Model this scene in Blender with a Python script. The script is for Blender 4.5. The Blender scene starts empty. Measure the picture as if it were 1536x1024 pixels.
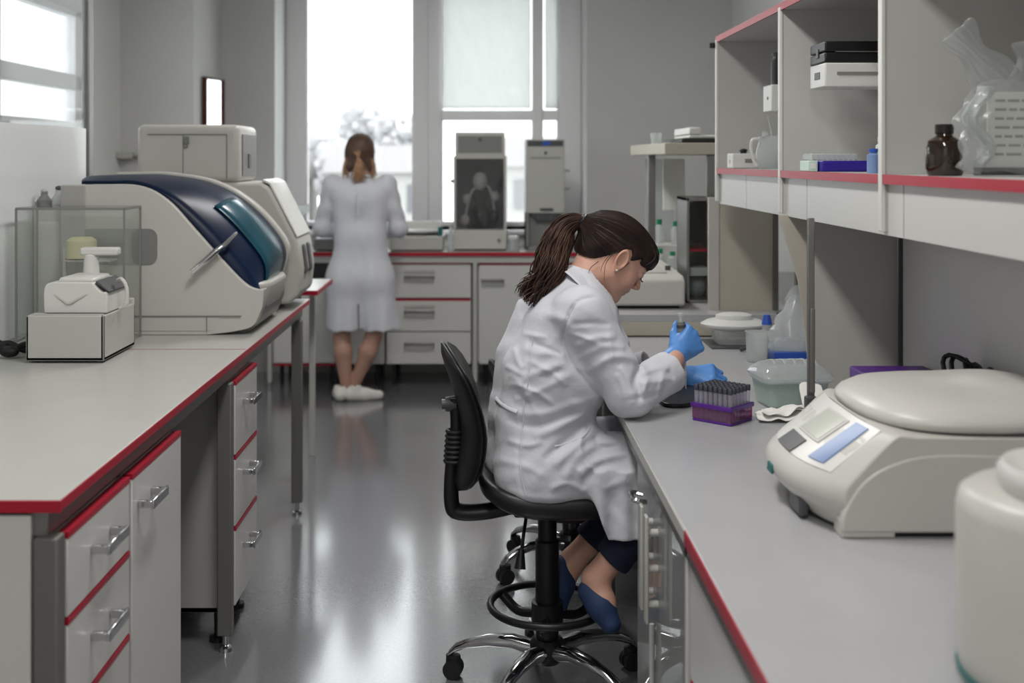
import bpy, bmesh, math, random
import numpy as np
from mathutils import Vector, Matrix
random.seed(7)
rng = np.random.default_rng(7)
SC = bpy.context.scene
COL = SC.collection
V = Vector
PI = math.pi
# the place is laid out in metres: camera at the origin, 1.5 m up, aisle runs along +Y
F, CX, CY, H = 1750.0, 725.0, 238.0, 1.5
def P(px, py, Y): return V(((px - CX) * Y / F, Y, H - (py - CY) * Y / F))
def D(px, py, z):
    Y = F * (H - z) / (py - CY); return P(px, py, Y)

# ---------------------------------------------------------------- materials
def lin(c):
    return tuple(((v / 255) / 12.92 if v / 255 <= .04045 else ((v / 255 + .055) / 1.055) ** 2.4) for v in c) + (1,)
MATS = {}
def mat(name, col, rough=.5, metal=0., bump=0., bscale=60., var=0., vscale=8., trans=0., ior=1.45, coat=0., sss=0., sheen=0., stretch=None, spec=.5, col2=None):
    m = bpy.data.materials.new(name); m.use_nodes = True
    nt = m.node_tree; b = nt.nodes['Principled BSDF']
    b.inputs['Base Color'].default_value = lin(col)
    b.inputs['Roughness'].default_value = rough; b.inputs['Metallic'].default_value = metal
    b.inputs['Transmission Weight'].default_value = trans; b.inputs['IOR'].default_value = ior
    b.inputs['Coat Weight'].default_value = coat; b.inputs['Specular IOR Level'].default_value = spec
    if sss:
        b.inputs['Subsurface Weight'].default_value = sss; b.inputs['Subsurface Radius'].default_value = (.012, .005, .003); b.inputs['Subsurface Scale'].default_value = .6
    if sheen: b.inputs['Sheen Weight'].default_value = sheen
    if bump or var or col2:
        tc = nt.nodes.new('ShaderNodeTexCoord'); mp = nt.nodes.new('ShaderNodeMapping')
        nt.links.new(tc.outputs['Object'], mp.inputs['Vector'])
        if stretch: mp.inputs['Scale'].default_value = stretch
    if var or col2:
        n = nt.nodes.new('ShaderNodeTexNoise'); n.inputs['Scale'].default_value = vscale; n.inputs['Detail'].default_value = 5
        nt.links.new(mp.outputs['Vector'], n.inputs['Vector'])
        r = nt.nodes.new('ShaderNodeValToRGB'); a = lin(col)
        c2 = lin(col2) if col2 else None
        r.color_ramp.elements[0].position = .3; r.color_ramp.elements[1].position = .7
        r.color_ramp.elements[0].color = tuple(max(0, x * (1 - var)) for x in a[:3]) + (1,) if not c2 else a
        r.color_ramp.elements[1].color = tuple(min(1, x * (1 + var)) for x in a[:3]) + (1,) if not c2 else c2
        nt.links.new(n.outputs['Fac'], r.inputs['Fac']); nt.links.new(r.outputs['Color'], b.inputs['Base Color'])
    if bump:
        n2 = nt.nodes.new('ShaderNodeTexNoise'); n2.inputs['Scale'].default_value = bscale; n2.inputs['Detail'].default_value = 4
        nt.links.new(mp.outputs['Vector'], n2.inputs['Vector'])
        bp = nt.nodes.new('ShaderNodeBump'); bp.inputs['Strength'].default_value = bump; bp.inputs['Distance'].default_value = .01
        nt.links.new(n2.outputs['Fac'], bp.inputs['Height']); nt.links.new(bp.outputs['Normal'], b.inputs['Normal'])
    MATS[name] = m
    return m
def pane(name, tint=(245, 248, 248), milk=0., ior=1.45, rough=.02):
    """thin clear sheet: straight-through light plus fresnel reflection plus optional milkiness"""
    m = bpy.data.materials.new(name); m.use_nodes = True
    nt = m.node_tree; nt.nodes.clear(); N = nt.nodes.new; L = nt.links.new
    out = N('ShaderNodeOutputMaterial'); tr = N('ShaderNodeBsdfTransparent'); tr.inputs['Color'].default_value = lin(tint)
    gl = N('ShaderNodeBsdfGlossy'); gl.inputs['Roughness'].default_value = rough
    fr = N('ShaderNodeFresnel'); ge = N('ShaderNodeNewGeometry'); mr = N('ShaderNodeMapRange'); mr.inputs['To Min'].default_value = ior; mr.inputs['To Max'].default_value = 1 / ior
    L(ge.outputs['Backfacing'], mr.inputs['Value']); L(mr.outputs[0], fr.inputs['IOR'])
    mx = N('ShaderNodeMixShader'); L(fr.outputs[0], mx.inputs[0]); L(tr.outputs[0], mx.inputs[1]); L(gl.outputs[0], mx.inputs[2])
    last = mx
    if milk:
        df = N('ShaderNodeBsdfDiffuse'); df.inputs['Color'].default_value = (.85, .87, .87, 1)
        tl = N('ShaderNodeBsdfTranslucent'); tl.inputs['Color'].default_value = (.85, .87, .87, 1)
        ad = N('ShaderNodeMixShader'); ad.inputs[0].default_value = .5; L(df.outputs[0], ad.inputs[1]); L(tl.outputs[0], ad.inputs[2])
        m2 = N('ShaderNodeMixShader'); m2.inputs[0].default_value = milk; L(mx.outputs[0], m2.inputs[1]); L(ad.outputs[0], m2.inputs[2]); last = m2
    L(last.outputs[0], out.inputs['Surface'])
    MATS[name] = m; return m

WALL = mat('painted wall', (206, 205, 203), .75, bump=.04, bscale=40, var=.02, vscale=3)
WALLW = mat('white painted wall', (222, 222, 219), .7, bump=.03, bscale=40)
CEIL = mat('ceiling paint', (228, 228, 226), .8)
FLOOR = mat('grey vinyl floor', (116, 116, 120), .19, bump=.03, bscale=300, var=.1, vscale=90, spec=.8, coat=1.)
FLOOR.node_tree.nodes['Principled BSDF'].inputs['Coat IOR'].default_value = 1.75
FLOOR.node_tree.nodes['Principled BSDF'].inputs['Coat Roughness'].default_value = .13
WHITE_L = mat('white laminate', (204, 203, 200), .32, var=.015, vscale=2)
GREY_L = mat('grey laminate', (166, 165, 161), .4, var=.03, vscale=4)
TOP = mat('light grey worktop', (184, 184, 179), .3, bump=.01, bscale=300, var=.02, vscale=7)
TOPR = mat('cool grey worktop', (172, 172, 174), .27, bump=.01, bscale=300, var=.025, vscale=5)
RED = mat('red edging', (168, 22, 48), .35)
ALU = mat('grey metal', (140, 139, 136), .38, .85, bump=.02, bscale=90)
STEELP = mat('grey painted steel', (112, 111, 107), .45, .25)
CHROME = mat('chrome', (205, 205, 208), .12, 1.)
BLACKP = mat('black plastic', (22, 22, 24), .38)
BLACKV = mat('black vinyl', (25, 25, 27), .42, bump=.05, bscale=220)
RUBBER = mat('dark rubber', (30, 30, 31), .6)
WPLAST = mat('white plastic', (212, 211, 207), .33)
CPLAST = mat('cream plastic', (194, 192, 186), .36, var=.015, vscale=5)
GPLAST = mat('pale grey plastic', (184, 183, 178), .4)
DGREY = mat('dark grey plastic', (74, 75, 77), .4)
MGREY = mat('mid grey plastic', (128, 128, 126), .42)
BLUELID = mat('dark blue lid', (12, 31, 60), .34, spec=.22, var=.35, vscale=2.2)
TEALLID = mat('teal tinted window', (30, 78, 94), .2, spec=.4, var=.3, vscale=6)
COAT = mat('white coat cotton', (205, 206, 213), .85, bump=.3, bscale=26, sheen=.15)
SKIN = mat('skin', (206, 160, 140), .5, sss=.12, bump=.02, bscale=300, var=.04, vscale=30)
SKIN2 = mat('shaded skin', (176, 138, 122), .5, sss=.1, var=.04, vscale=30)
LIP = mat('lip', (164, 92, 88), .4)
HAIR = mat('dark brown hair', (27, 19, 17), .48, col2=(46, 32, 26), vscale=26, spec=.3)
HAIRS = mat('brown hair strands', (36, 25, 21), .45, col2=(74, 52, 42), vscale=14, spec=.35)
HAIRB = mat('brown to blond hair', (62, 46, 40), .45, bump=.2, bscale=50, stretch=(9, 9, 1), col2=(98, 72, 56), vscale=30)
HAIRBL = mat('blond hair ends', (176, 138, 104), .5, col2=(140, 104, 78), vscale=40)
GLOVE = mat('blue nitrile', (88, 144, 214), .42, bump=.1, bscale=160)
JEANS = mat('navy denim', (26, 34, 56), .8, bump=.1, bscale=200)
BLUESH = mat('blue fabric shoe', (36, 56, 92), .7, bump=.08, bscale=150)
GLASS = pane('clear glass')
ACRYL = pane('clear acrylic', (252, 253, 252), .05)
MILK = pane('milky plastic film', (240, 242, 242), .34)
MILK2 = pane('translucent plastic', (236, 240, 238), .5)
FOGGL = pane('hazy glass', (240, 242, 242), .16)
PURPLE = mat('purple plastic', (84, 34, 132), .35)
LILAC = pane('lilac plastic', (208, 140, 214), .3)
SHELFM = mat('pale grey shelf laminate', (190, 189, 186), .4, var=.02, vscale=4)
BACKP = mat('pale back panel', (222, 221, 218), .45, var=.02, vscale=4)
INDIGO = mat('indigo plastic', (44, 28, 140), .35)
MINT = mat('mint green plastic', (200, 222, 208), .4)
MINTL = pane('mint liquid wall', (230, 240, 234), .45)
BLUEP = mat('blue plastic', (42, 84, 178), .35)
LBLUE = mat('pale blue panel', (116, 140, 182), .35)
TEAL = mat('teal mark', (24, 98, 98), .4)
AMBER = mat('amber glass', (38, 24, 14), .07, coat=.6)
PAPER = mat('paper', (228, 227, 222), .8)
BEIGE = mat('beige board', (182, 176, 163), .5, var=.02)
GREYB = mat('grey board', (184, 182, 175), .5, var=.03)
CABLE = mat('black cable', (14, 14, 15), .5)
MIRROR = mat('mirror glass', (235, 235, 235), .02, 1.)
BROWN = mat('brown wood frame', (84, 46, 32), .5)
FRAMEW = mat('white window frame', (240, 238, 240), .35)
GREEN = mat('green cap', (36, 136, 98), .4)

# ---------------------------------------------------------------- mesh builder
class MB:
    def __init__(s, o=(0, 0, 0)): s.v = []; s.f = []; s.o = V(o)
    def add(s, vs, fs):
        n = len(s.v); s.v += [V(p) - s.o for p in vs]; s.f += [tuple(i + n for i in f) for f in fs]; return s
    def box(s, x0, x1, y0, y1, z0, z1):
        return s.add([(x0, y0, z0), (x1, y0, z0), (x1, y1, z0), (x0, y1, z0), (x0, y0, z1), (x1, y0, z1), (x1, y1, z1), (x0, y1, z1)],
                     [(0, 3, 2, 1), (4, 5, 6, 7), (0, 1, 5, 4), (1, 2, 6, 5), (2, 3, 7, 6), (3, 0, 4, 7)])
    def obox(s, c, size, R):
        a, b, d = [x / 2 for x in size]; c = V(c)
        pts = [c + R @ V((i * a, j * b, k * d)) for k in (-1, 1) for j in (-1, 1) for i in (-1, 1)]
        return s.add(pts, [(0, 2, 3, 1), (4, 5, 7, 6), (0, 1, 5, 4), (1, 3, 7, 5), (3, 2, 6, 7), (2, 0, 4, 6)])
    def prism(s, prof, a0, a1, axis='y'):
        """closed outline extruded along an axis: prof is (x,z) for y, (y,z) for x, (x,y) for z"""
        def mk(u, w, a): return {'y': (u, a, w), 'x': (a, u, w), 'z': (u, w, a)}[axis]
        n = len(prof); vs = [mk(u, w, a0) for u, w in prof] + [mk(u, w, a1) for u, w in prof]
        ar = sum(prof[i][0] * prof[(i + 1) % n][1] - prof[(i + 1) % n][0] * prof[i][1] for i in range(n))
        flip = (ar > 0) == (axis in 'xz')
        fs = [tuple(range(n)), tuple(range(2 * n - 1, n - 1, -1))] + [(i, i + n, (i + 1) % n + n, (i + 1) % n) for i in range(n)]
        if flip: fs = [tuple(reversed(f)) for f in fs]
        return s.add(vs, fs)
    def loft(s, rings, caps=True, closed=True):
        n = len(rings[0]); vs = [p for r in rings for p in r]; fs = []
        for k in range(len(rings) - 1):
            for i in range(n if closed else n - 1):
                j = (i + 1) % n; fs.append((k * n + i, k * n + j, (k + 1) * n + j, (k + 1) * n + i))
        if caps and closed: fs += [tuple(range(n - 1, -1, -1)), tuple((len(rings) - 1) * n + i for i in range(n))]
        return s.add(vs, fs)
    def cyl(s, p0, p1, r0, r1=None, n=20):
        return s.tube([p0, p1], [r0, r0 if r1 is None else r1], n)
    def tube(s, pts, r, n=8, flat=1.):
        pts = [V(p) for p in pts]; rr = r if isinstance(r, (list, tuple)) else [r] * len(pts)
        t0 = (pts[1] - pts[0]).normalized(); u = t0.orthogonal().normalized(); rings = []
        for i, p in enumerate(pts):
            a = pts[max(0, i - 1)]; b = pts[min(len(pts) - 1, i + 1)]; t = (b - a)
            t = t.normalized() if t.length > 1e-9 else t0
            u = u - t * u.dot(t)
            u = u.normalized() if u.length > 1e-6 else t.orthogonal().normalized()
            w = t.cross(u)
            rings.append([p + (u * math.cos(2 * PI * k / n) + w * math.sin(2 * PI * k / n) * flat) * rr[i] for k in range(n)])
        return s.loft(rings)
    def lathe(s, c, prof, n=32, sx=1., sy=1.):
        c = V(c); rings = [[c + V((r * sx * math.cos(2 * PI * k / n), r * sy * math.sin(2 * PI * k / n), z)) for k in range(n)] for r, z in prof]
        return s.loft(rings)
    def torus(s, c, R, r, n=40, m=10, sx=1., sy=1.):
        c = V(c); rings = []; vs = []; fs = []
        for i in range(n):
            a = 2 * PI * i / n
            for k in range(m):
                b = 2 * PI * k / m; q = R + r * math.cos(b)
                vs.append(c + V((q * math.cos(a) * sx, q * math.sin(a) * sy, r * math.sin(b))))
        for i in range(n):
            for k in range(m):
                j = (i + 1) % n; l = (k + 1) % m; fs.append((i * m + k, j * m + k, j * m + l, i * m + l))
        return s.add(vs, fs)
    def ball(s, c, r, n=16, m=10):
        rx, ry, rz = r if isinstance(r, (tuple, list)) else (r, r, r); c = V(c)
        rings = [[c + V((rx * math.sin(PI * (j + .02) / (m + .04)) * math.cos(2 * PI * k / n), ry * math.sin(PI * (j + .02) / (m + .04)) * math.sin(2 * PI * k / n), -rz * math.cos(PI * (j + .02) / (m + .04)))) for k in range(n)] for j in range(m + 1)]
        return s.loft(rings)
    def build(s, name, m, parent=None, bevel=0., seg=2, smooth=True, sub=0, solid=0., ang=40):
        me = bpy.data.meshes.new(name); me.from_pydata([tuple(p) for p in s.v], [], s.f); me.update()
        me.materials.append(m)
        if smooth:
            me.polygons.foreach_set('use_smooth', [True] * len(me.polygons)); me.set_sharp_from_angle(angle=math.radians(ang))
        o = bpy.data.objects.new(name, me); COL.objects.link(o)
        if parent: o.parent = parent
        if solid:
            md = o.modifiers.new('solid', 'SOLIDIFY'); md.thickness = solid
        if bevel:
            md = o.modifiers.new('bevel', 'BEVEL'); md.width = bevel; md.segments = seg; md.limit_method = 'ANGLE'; md.harden_normals = False
        if sub:
            md = o.modifiers.new('sub', 'SUBSURF'); md.levels = sub; md.render_levels = sub
        return o
def tag(o, label, cat, group=None, kind=None):
    if label: o['label'] = label
    if cat: o['category'] = cat
    if group: o['group'] = group
    if kind: o['kind'] = kind
    return o
def thing(name, label, cat, loc=(0, 0, 0), rz=0., group=None):
    o = bpy.data.objects.new(name, None); COL.objects.link(o); o.location = loc; o.rotation_euler = (0, 0, rz); o.empty_display_size = .05
    return tag(o, label, cat, group)
def struct(o): o['kind'] = 'structure'; return o
def copy_tree(o, parent=None):
    c = o.copy(); COL.objects.link(c)
    if parent: c.parent = parent
    for ch in list(o.children): copy_tree(ch, c)
    return c
def bez(pts, n=8):
    """smooth polyline through points (Catmull-Rom)"""
    pts = [V(p) for p in pts]; out = []
    for i in range(len(pts) - 1):
        a, b, c, d = pts[max(0, i - 1)], pts[i], pts[i + 1], pts[min(len(pts) - 1, i + 2)]
        for k in range(n):
            t = k / n; out.append(.5 * ((2 * b) + (c - a) * t + (2 * a - 5 * b + 4 * c - d) * t * t + (3 * b - a - 3 * c + d) * t ** 3))
    return out + [pts[-1]]
def curve2(pts, n=6): return [(p.x, p.y) for p in bez([(a, b, 0) for a, b in pts], n)]

# ---------------------------------------------------------------- distance-field modelling for bodies and cloth
def rc(p, a, b, ra, rb):
    a = tuple(a); b = tuple(b); ba = [b[i] - a[i] for i in range(3)]; l2 = sum(x * x for x in ba) + 1e-12
    q = [p[i] - np.float32(a[i]) for i in range(3)]
    h = np.clip((q[0] * np.float32(ba[0]) + q[1] * np.float32(ba[1]) + q[2] * np.float32(ba[2])) / np.float32(l2), 0, 1)
    d = sum((q[i] - h * np.float32(ba[i])) ** 2 for i in range(3))
    return np.sqrt(d) - (np.float32(ra) + h * np.float32(rb - ra))
def el(p, c, r):
    q = [(p[i] - np.float32(c[i])) / np.float32(r[i]) for i in range(3)]
    k0 = np.sqrt(q[0] ** 2 + q[1] ** 2 + q[2] ** 2); k1 = np.sqrt(sum((q[i] / np.float32(r[i])) ** 2 for i in range(3))) + 1e-6
    return k0 * (k0 - 1) / k1
def rbox(p, c, hs, r, R=None):
    q = [p[i] - np.float32(c[i]) for i in range(3)]
    if R is not None: q = [q[0] * np.float32(R[0][j]) + q[1] * np.float32(R[1][j]) + q[2] * np.float32(R[2][j]) for j in range(3)]
    q = [np.abs(q[i]) - np.float32(hs[i] - r) for i in range(3)]
    return np.sqrt(sum(np.maximum(x, 0) ** 2 for x in q)) + np.minimum(np.maximum(q[0], np.maximum(q[1], q[2])), 0) - np.float32(r)
def smin(a, b, k):
    h = np.clip(.5 + .5 * (b - a) / k, 0, 1); return b + (a - b) * h - k * h * (1 - h)
def smax(a, b, k): return -smin(-a, -b, k)
def plane(p, c, n):
    n = V(n).normalized(); return (p[0] - np.float32(c[0])) * np.float32(n.x) + (p[1] - np.float32(c[1])) * np.float32(n.y) + (p[2] - np.float32(c[2])) * np.float32(n.z)
def field_mesh(f, lo, hi, h, relax=1):
    lo = np.array(lo, float); n = np.ceil((np.array(hi, float) - lo) / h).astype(int) + 1
    ax = [(lo[i] + h * np.arange(n[i])).astype(np.float32) for i in range(3)]
    G = np.empty(tuple(n), np.float32); st = max(1, int(1.5e6 // (n[1] * n[2])))
    for i in range(0, n[0], st):
        x = ax[0][i:i + st]; g = np.meshgrid(x, ax[1], ax[2], indexing='ij'); G[i:i + st] = f(g)
    S = G < 0; nx, ny, nz = G.shape
    c = np.zeros((nx - 1, ny - 1, nz - 1), np.uint8); cor = [(a, b, d) for a in (0, 1) for b in (0, 1) for d in (0, 1)]
    for a, b, d in cor: c += S[a:nx - 1 + a, b:ny - 1 + b, d:nz - 1 + d]
    act = (c > 0) & (c < 8); idx = np.argwhere(act); vid = np.full(act.shape, -1, np.int64); vid[act] = np.arange(len(idx))
    vals = {k: G[idx[:, 0] + k[0], idx[:, 1] + k[1], idx[:, 2] + k[2]] for k in cor}
    acc = np.zeros((len(idx), 3)); cnt = np.zeros(len(idx))
    for k in cor:
        for a in range(3):
            if k[a] == 0:
                k2 = list(k); k2[a] = 1; A, B = vals[k], vals[tuple(k2)]; m = (A < 0) != (B < 0)
                t = A[m] / (A[m] - B[m]); q = np.tile(np.array(k, float), (m.sum(), 1)); q[:, a] += t; acc[m] += q; cnt[m] += 1
    vs = lo + h * (idx + acc / np.maximum(cnt, 1)[:, None])
    quads = []
    def q4(mask, off, cells):
        e = np.argwhere(mask) + off
        return np.stack([vid[e[:, 0] + u[0], e[:, 1] + u[1], e[:, 2] + u[2]] for u in cells], 1)
    X = [((slice(0, -1), slice(1, -1), slice(1, -1)), (slice(1, None), slice(1, -1), slice(1, -1)), (0, 1, 1), [(0, -1, -1), (0, 0, -1), (0, 0, 0), (0, -1, 0)]),
         ((slice(1, -1), slice(0, -1), slice(1, -1)), (slice(1, -1), slice(1, None), slice(1, -1)), (1, 0, 1), [(-1, 0, -1), (-1, 0, 0), (0, 0, 0), (0, 0, -1)]),
         ((slice(1, -1), slice(1, -1), slice(0, -1)), (slice(1, -1), slice(1, -1), slice(1, None)), (1, 1, 0), [(-1, -1, 0), (0, -1, 0), (0, 0, 0), (-1, 0, 0)])]
    for s0, s1, off, cells in X:
        A, B = S[s0], S[s1]
        quads.append(q4(A & ~B, off, cells)); quads.append(q4(~A & B, off, cells)[:, ::-1])
    Q = np.concatenate(quads)
    for _ in range(relax):
        sm = np.zeros_like(vs); ct = np.zeros(len(vs))
        for a in range(4):
            b = (a + 1) % 4
            for d in range(3): sm[:, d] += np.bincount(Q[:, a], vs[Q[:, b], d], len(vs)) + np.bincount(Q[:, b], vs[Q[:, a], d], len(vs))
            ct += np.bincount(Q[:, a], None, len(vs)) + np.bincount(Q[:, b], None, len(vs))
        vs = vs * .45 + .55 * sm / np.maximum(ct, 1)[:, None]
    return vs, Q
def np_obj(name, parts, m, parent=None, o=(0, 0, 0)):
    vs = []; qs = []; n = 0
    for v, q in parts: vs.append(np.asarray(v) - np.array(o)); qs.append(q + n); n += len(v)
    vs = np.concatenate(vs); qs = np.concatenate(qs)
    me = bpy.data.meshes.new(name); me.vertices.add(len(vs)); me.vertices.foreach_set('co', vs.astype(np.float32).ravel())
    me.loops.add(qs.size); me.loops.foreach_set('vertex_index', qs.astype(np.int32).ravel())
    me.polygons.add(len(qs)); me.polygons.foreach_set('loop_start', np.arange(0, qs.size, 4, dtype=np.int32)); me.polygons.foreach_set('loop_total', np.full(len(qs), 4, np.int32))
    me.polygons.foreach_set('use_smooth', np.ones(len(qs), bool)); me.update(calc_edges=True); me.validate(); me.materials.append(m)
    ob = bpy.data.objects.new(name, me); COL.objects.link(ob)
    if parent: ob.parent = parent
    return ob
def largest(vq):
    v, q = vq; lab = np.arange(len(v))
    for _ in range(400):
        mn = lab[q].min(1); new = lab.copy()
        for a in range(4): np.minimum.at(new, q[:, a], mn)
        new = new[new]
        if (new == lab).all(): break
        lab = new
    u, c = np.unique(lab, return_counts=True); keep = lab == u[c.argmax()]
    idx = np.cumsum(keep) - 1; return v[keep], idx[q[keep[q[:, 0]]]]
def xform(vq, M, o):
    v, q = vq; R = np.array(M); return v @ R.T + np.array(o), q

# ---------------------------------------------------------------- camera, sky, view
cam = bpy.data.cameras.new('camera'); co = bpy.data.objects.new('camera', cam); COL.objects.link(co); SC.camera = co
co.location = (0, 0, H); co.rotation_euler = (PI / 2, 0, 0)
cam.sensor_width = 36; cam.sensor_fit = 'HORIZONTAL'; cam.lens = F / 1536 * 36
cam.shift_x = (768 - CX) / 1536; cam.shift_y = (CY - 512) / 1536; cam.clip_start = .05; cam.clip_end = 400
cam.dof.use_dof = True; cam.dof.focus_distance = 3.25; cam.dof.aperture_fstop = 2.8
w = bpy.data.worlds.new('overcast sky'); SC.world = w; w.use_nodes = True
w.node_tree.nodes['Background'].inputs['Color'].default_value = (.97, .985, 1, 1); w.node_tree.nodes['Background'].inputs['Strength'].default_value = 4.5
SC.view_settings.view_transform = 'Standard'; SC.view_settings.look = 'None'; SC.view_settings.gamma = 1; SC.view_settings.exposure = 0
SC.view_settings.use_curve_mapping = False
SC.cycles.use_denoising = True
SC.cycles.max_bounces = 10; SC.cycles.transparent_max_bounces = 24
# ================================================================ the room
YF, YB = 8.2, -1.6         # far wall, wall behind the camera
XL, XR, ZC = -2.3, 1.75, 3.0
m = MB(); m.box(XL - .1, XR + .1, YB - .1, 8.3, -.06, 0); struct(m.build('floor', FLOOR))
m = MB(); m.box(XL - .1, XR + .1, YB - .1, 8.3, ZC, ZC + .1); struct(m.build('ceiling', CEIL))
m = MB(); m.box(XR, XR + .12, YB, 8.2, 0, ZC); struct(m.build('wall_right', WALLW))
m = MB(); m.box(XL, XR, YB - .12, YB, 0, ZC); struct(m.build('wall_near', WALLW))
# far wall with its deep window opening
WX0, WX1, WZ0, WZ1 = -1.467, .726, 1.0, 2.86
m = MB(); m.box(-1.9, WX0, YF, 8.95, 0, ZC); m.box(WX1, XR + .12, YF, 8.95, 0, ZC); m.box(WX0, WX1, YF, 8.95, 0, WZ0); m.box(WX0, WX1, YF, 8.95, WZ1, ZC)
struct(m.build('wall_far', WALL))
m = MB(); m.box(XL - .12, -1.837, 7.39, 8.95, 0, ZC); struct(m.build('wall_pier', WALL))
# left wall with a side window
m = MB(); m.box(XL - .09, XL, YB, 4.4, 0, ZC); m.box(XL - .09, XL, 6.75, 7.39, 0, ZC); m.box(XL - .09, XL, 4.4, 6.75, 0, 1.68); m.box(XL - .09, XL, 4.4, 6.75, 2.34, ZC)
struct(m.build('wall_left', WALLW))
def window(name, y, xs, zs, glaz, extra=()):
    pass
FY0, FY1 = 8.66, 8.74
w1 = struct(thing('window_1', None, None, (-.9, FY0, WZ0)))
m = MB((-.9, FY0, WZ0))
for a, b in ((WX0, -1.315), (-.515, -.41)): m.box(a, b, FY0, FY1, WZ0, WZ1)
m.box(WX0, -.41, FY0, FY1, WZ0, WZ0 + .035); m.box(WX0, -.41, FY0, FY1, WZ1 - .06, WZ1)
m.box(-1.33, -1.305, FY0 + .01, FY1 - .015, WZ0, WZ1); m.box(-.53, -.505, FY0 + .01, FY1 - .015, WZ0, WZ1)
m.build('window_frame', FRAMEW, w1, .006)
m = MB((-.9, FY0, WZ0)); m.box(-1.31, -.52, 8.70, 8.706, WZ0 + .03, WZ1 - .05); m.build('window_pane', GLASS, w1)
w2 = struct(thing('window_2', None, None, (.1, FY0, WZ0)))
m = MB((.1, FY0, WZ0))
for a, b in ((-.41, -.315), (.56, WX1)): m.box(a, b, FY0, FY1, WZ0, WZ1)
m.box(-.41, WX1, FY0, FY1, WZ0, WZ0 + .035); m.box(-.41, WX1, FY0, FY1, WZ1 - .06, WZ1)
m.box(-.33, -.30, FY0 + .01, FY1 - .015, WZ0, WZ1); m.box(.545, .575, FY0 + .01, FY1 - .015, WZ0, WZ1)
m.build('window_frame', FRAMEW, w2, .006)
m = MB((.1, FY0, WZ0)); m.box(-.315, .56, FY0, FY1, 1.785, 1.862); m.build('transom', FRAMEW, w2, .008)
m = MB((.1, FY0, WZ0)); m.box(.36, .445, FY0 - .015, FY1, WZ0, WZ1); m.build('mullion', FRAMEW, w2, .01)
m = MB((.1, FY0, WZ0)); m.box(-.315, .56, 8.70, 8.706, WZ0 + .03, 1.79); m.box(-.315, .56, 8.70, 8.706, 1.86, WZ1 - .05); m.build('window_pane', FOGGL, w2)
m = MB(); m.box(WX0, WX1, 8.14, FY0, WZ0 - .03, WZ0); struct(m.build('trim_sill', FRAMEW, None, .006))
# crinkled white blind behind the upper right casement
def blind():
    m = MB((.1, 8.62, 1.9)); nx, nz = 40, 30; rows = []
    for k in range(nz + 1):
        z = 1.87 + (2.84 - 1.87) * k / nz
        rows.append([(-.31 + .66 * i / nx, 8.635 + .006 * math.sin(i * .9 + k * .35) * math.sin(k * .5 + 1) + .004 * math.sin(i * .37 - k * .8), z) for i in range(nx + 1)])
    m.loft(rows, caps=False, closed=False)
    o = m.build('window_blind', pane('blind fabric', (248, 248, 246), .7), None, solid=.002); o.location = (.1, 8.62, 1.9)
    tag(o, 'crinkled white blind covering the upper right window pane', 'blind')
    r = MB((.1, 8.62, 1.9)); r.cyl((-.32, 8.63, 2.845), (.36, 8.63, 2.845), .014); r.build('roller', FRAMEW, o)
blind()
# a narrow cream sheet hanging right of the mullion
m = MB((.5, 8.62, 1.9)); m.loft([[(.455 + .1 * i / 8, 8.635 + .006 * math.sin(i * 1.3 + k), 1.87 + .97 * k / 10) for i in range(9)] for k in range(11)], False, False)
o = m.build('window_blind', MATS['blind fabric'], None, solid=.002); o.location = (.5, 8.62, 1.9); tag(o, 'narrow cream blind right of the window mullion', 'blind')
# side window in the left wall
w3 = struct(thing('window_3', None, None, (XL, 5.5, 1.68)))
m = MB((XL, 5.5, 1.68))
for a, b in ((4.4, 4.5), (6.6, 6.75), (5.5, 5.58)): m.box(XL - .07, XL - .005, a, b, 1.68, 2.34)
m.box(XL - .07, XL - .005, 4.4, 6.75, 1.885, 1.975); m.box(XL - .07, XL - .005, 4.4, 6.75, 1.68, 1.71); m.box(XL - .07, XL - .005, 4.4, 6.75, 2.30, 2.34)
m.build('window_frame', FRAMEW, w3, .006)
m = MB((XL, 5.5, 1.68)); m.box(XL - .05, XL - .045, 4.45, 6.7, 1.7, 2.32); m.build('window_pane', GLASS, w3)
# pipe stub / wall ledge on the pier
m = MB(); m.box(-2.3, -2.2, 7.30, 7.39, 1.5, 1.545); m.box(-2.2, -1.99, 7.33, 7.39, 1.515, 1.54); o = m.build('wall_bracket', GPLAST, None, .006); tag(o, 'small grey ledge on the wall behind the tall analyser', 'bracket')
# mirror on the pier's side
t = thing('wall_mirror', 'small brown framed mirror hung on the pale side of the wall pier', 'mirror', (-1.830, 7.6, 1.8), -math.radians(15))
y0, y1, z0, z1 = 0, .26, -.2, .235
m = MB()
for a in ((y0, y1, z0, z0 + .014), (y0, y1, z1 - .014, z1), (y0, y0 + .014, z0, z1), (y1 - .014, y1, z0, z1)): m.box(-.001, .03, *a)
m.build('frame', BROWN, t, .003)
m = MB(); m.box(0, .016, y0 + .012, y1 - .012, z0 + .012, z1 - .012); m.build('mirror_glass', MIRROR, t)

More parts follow.
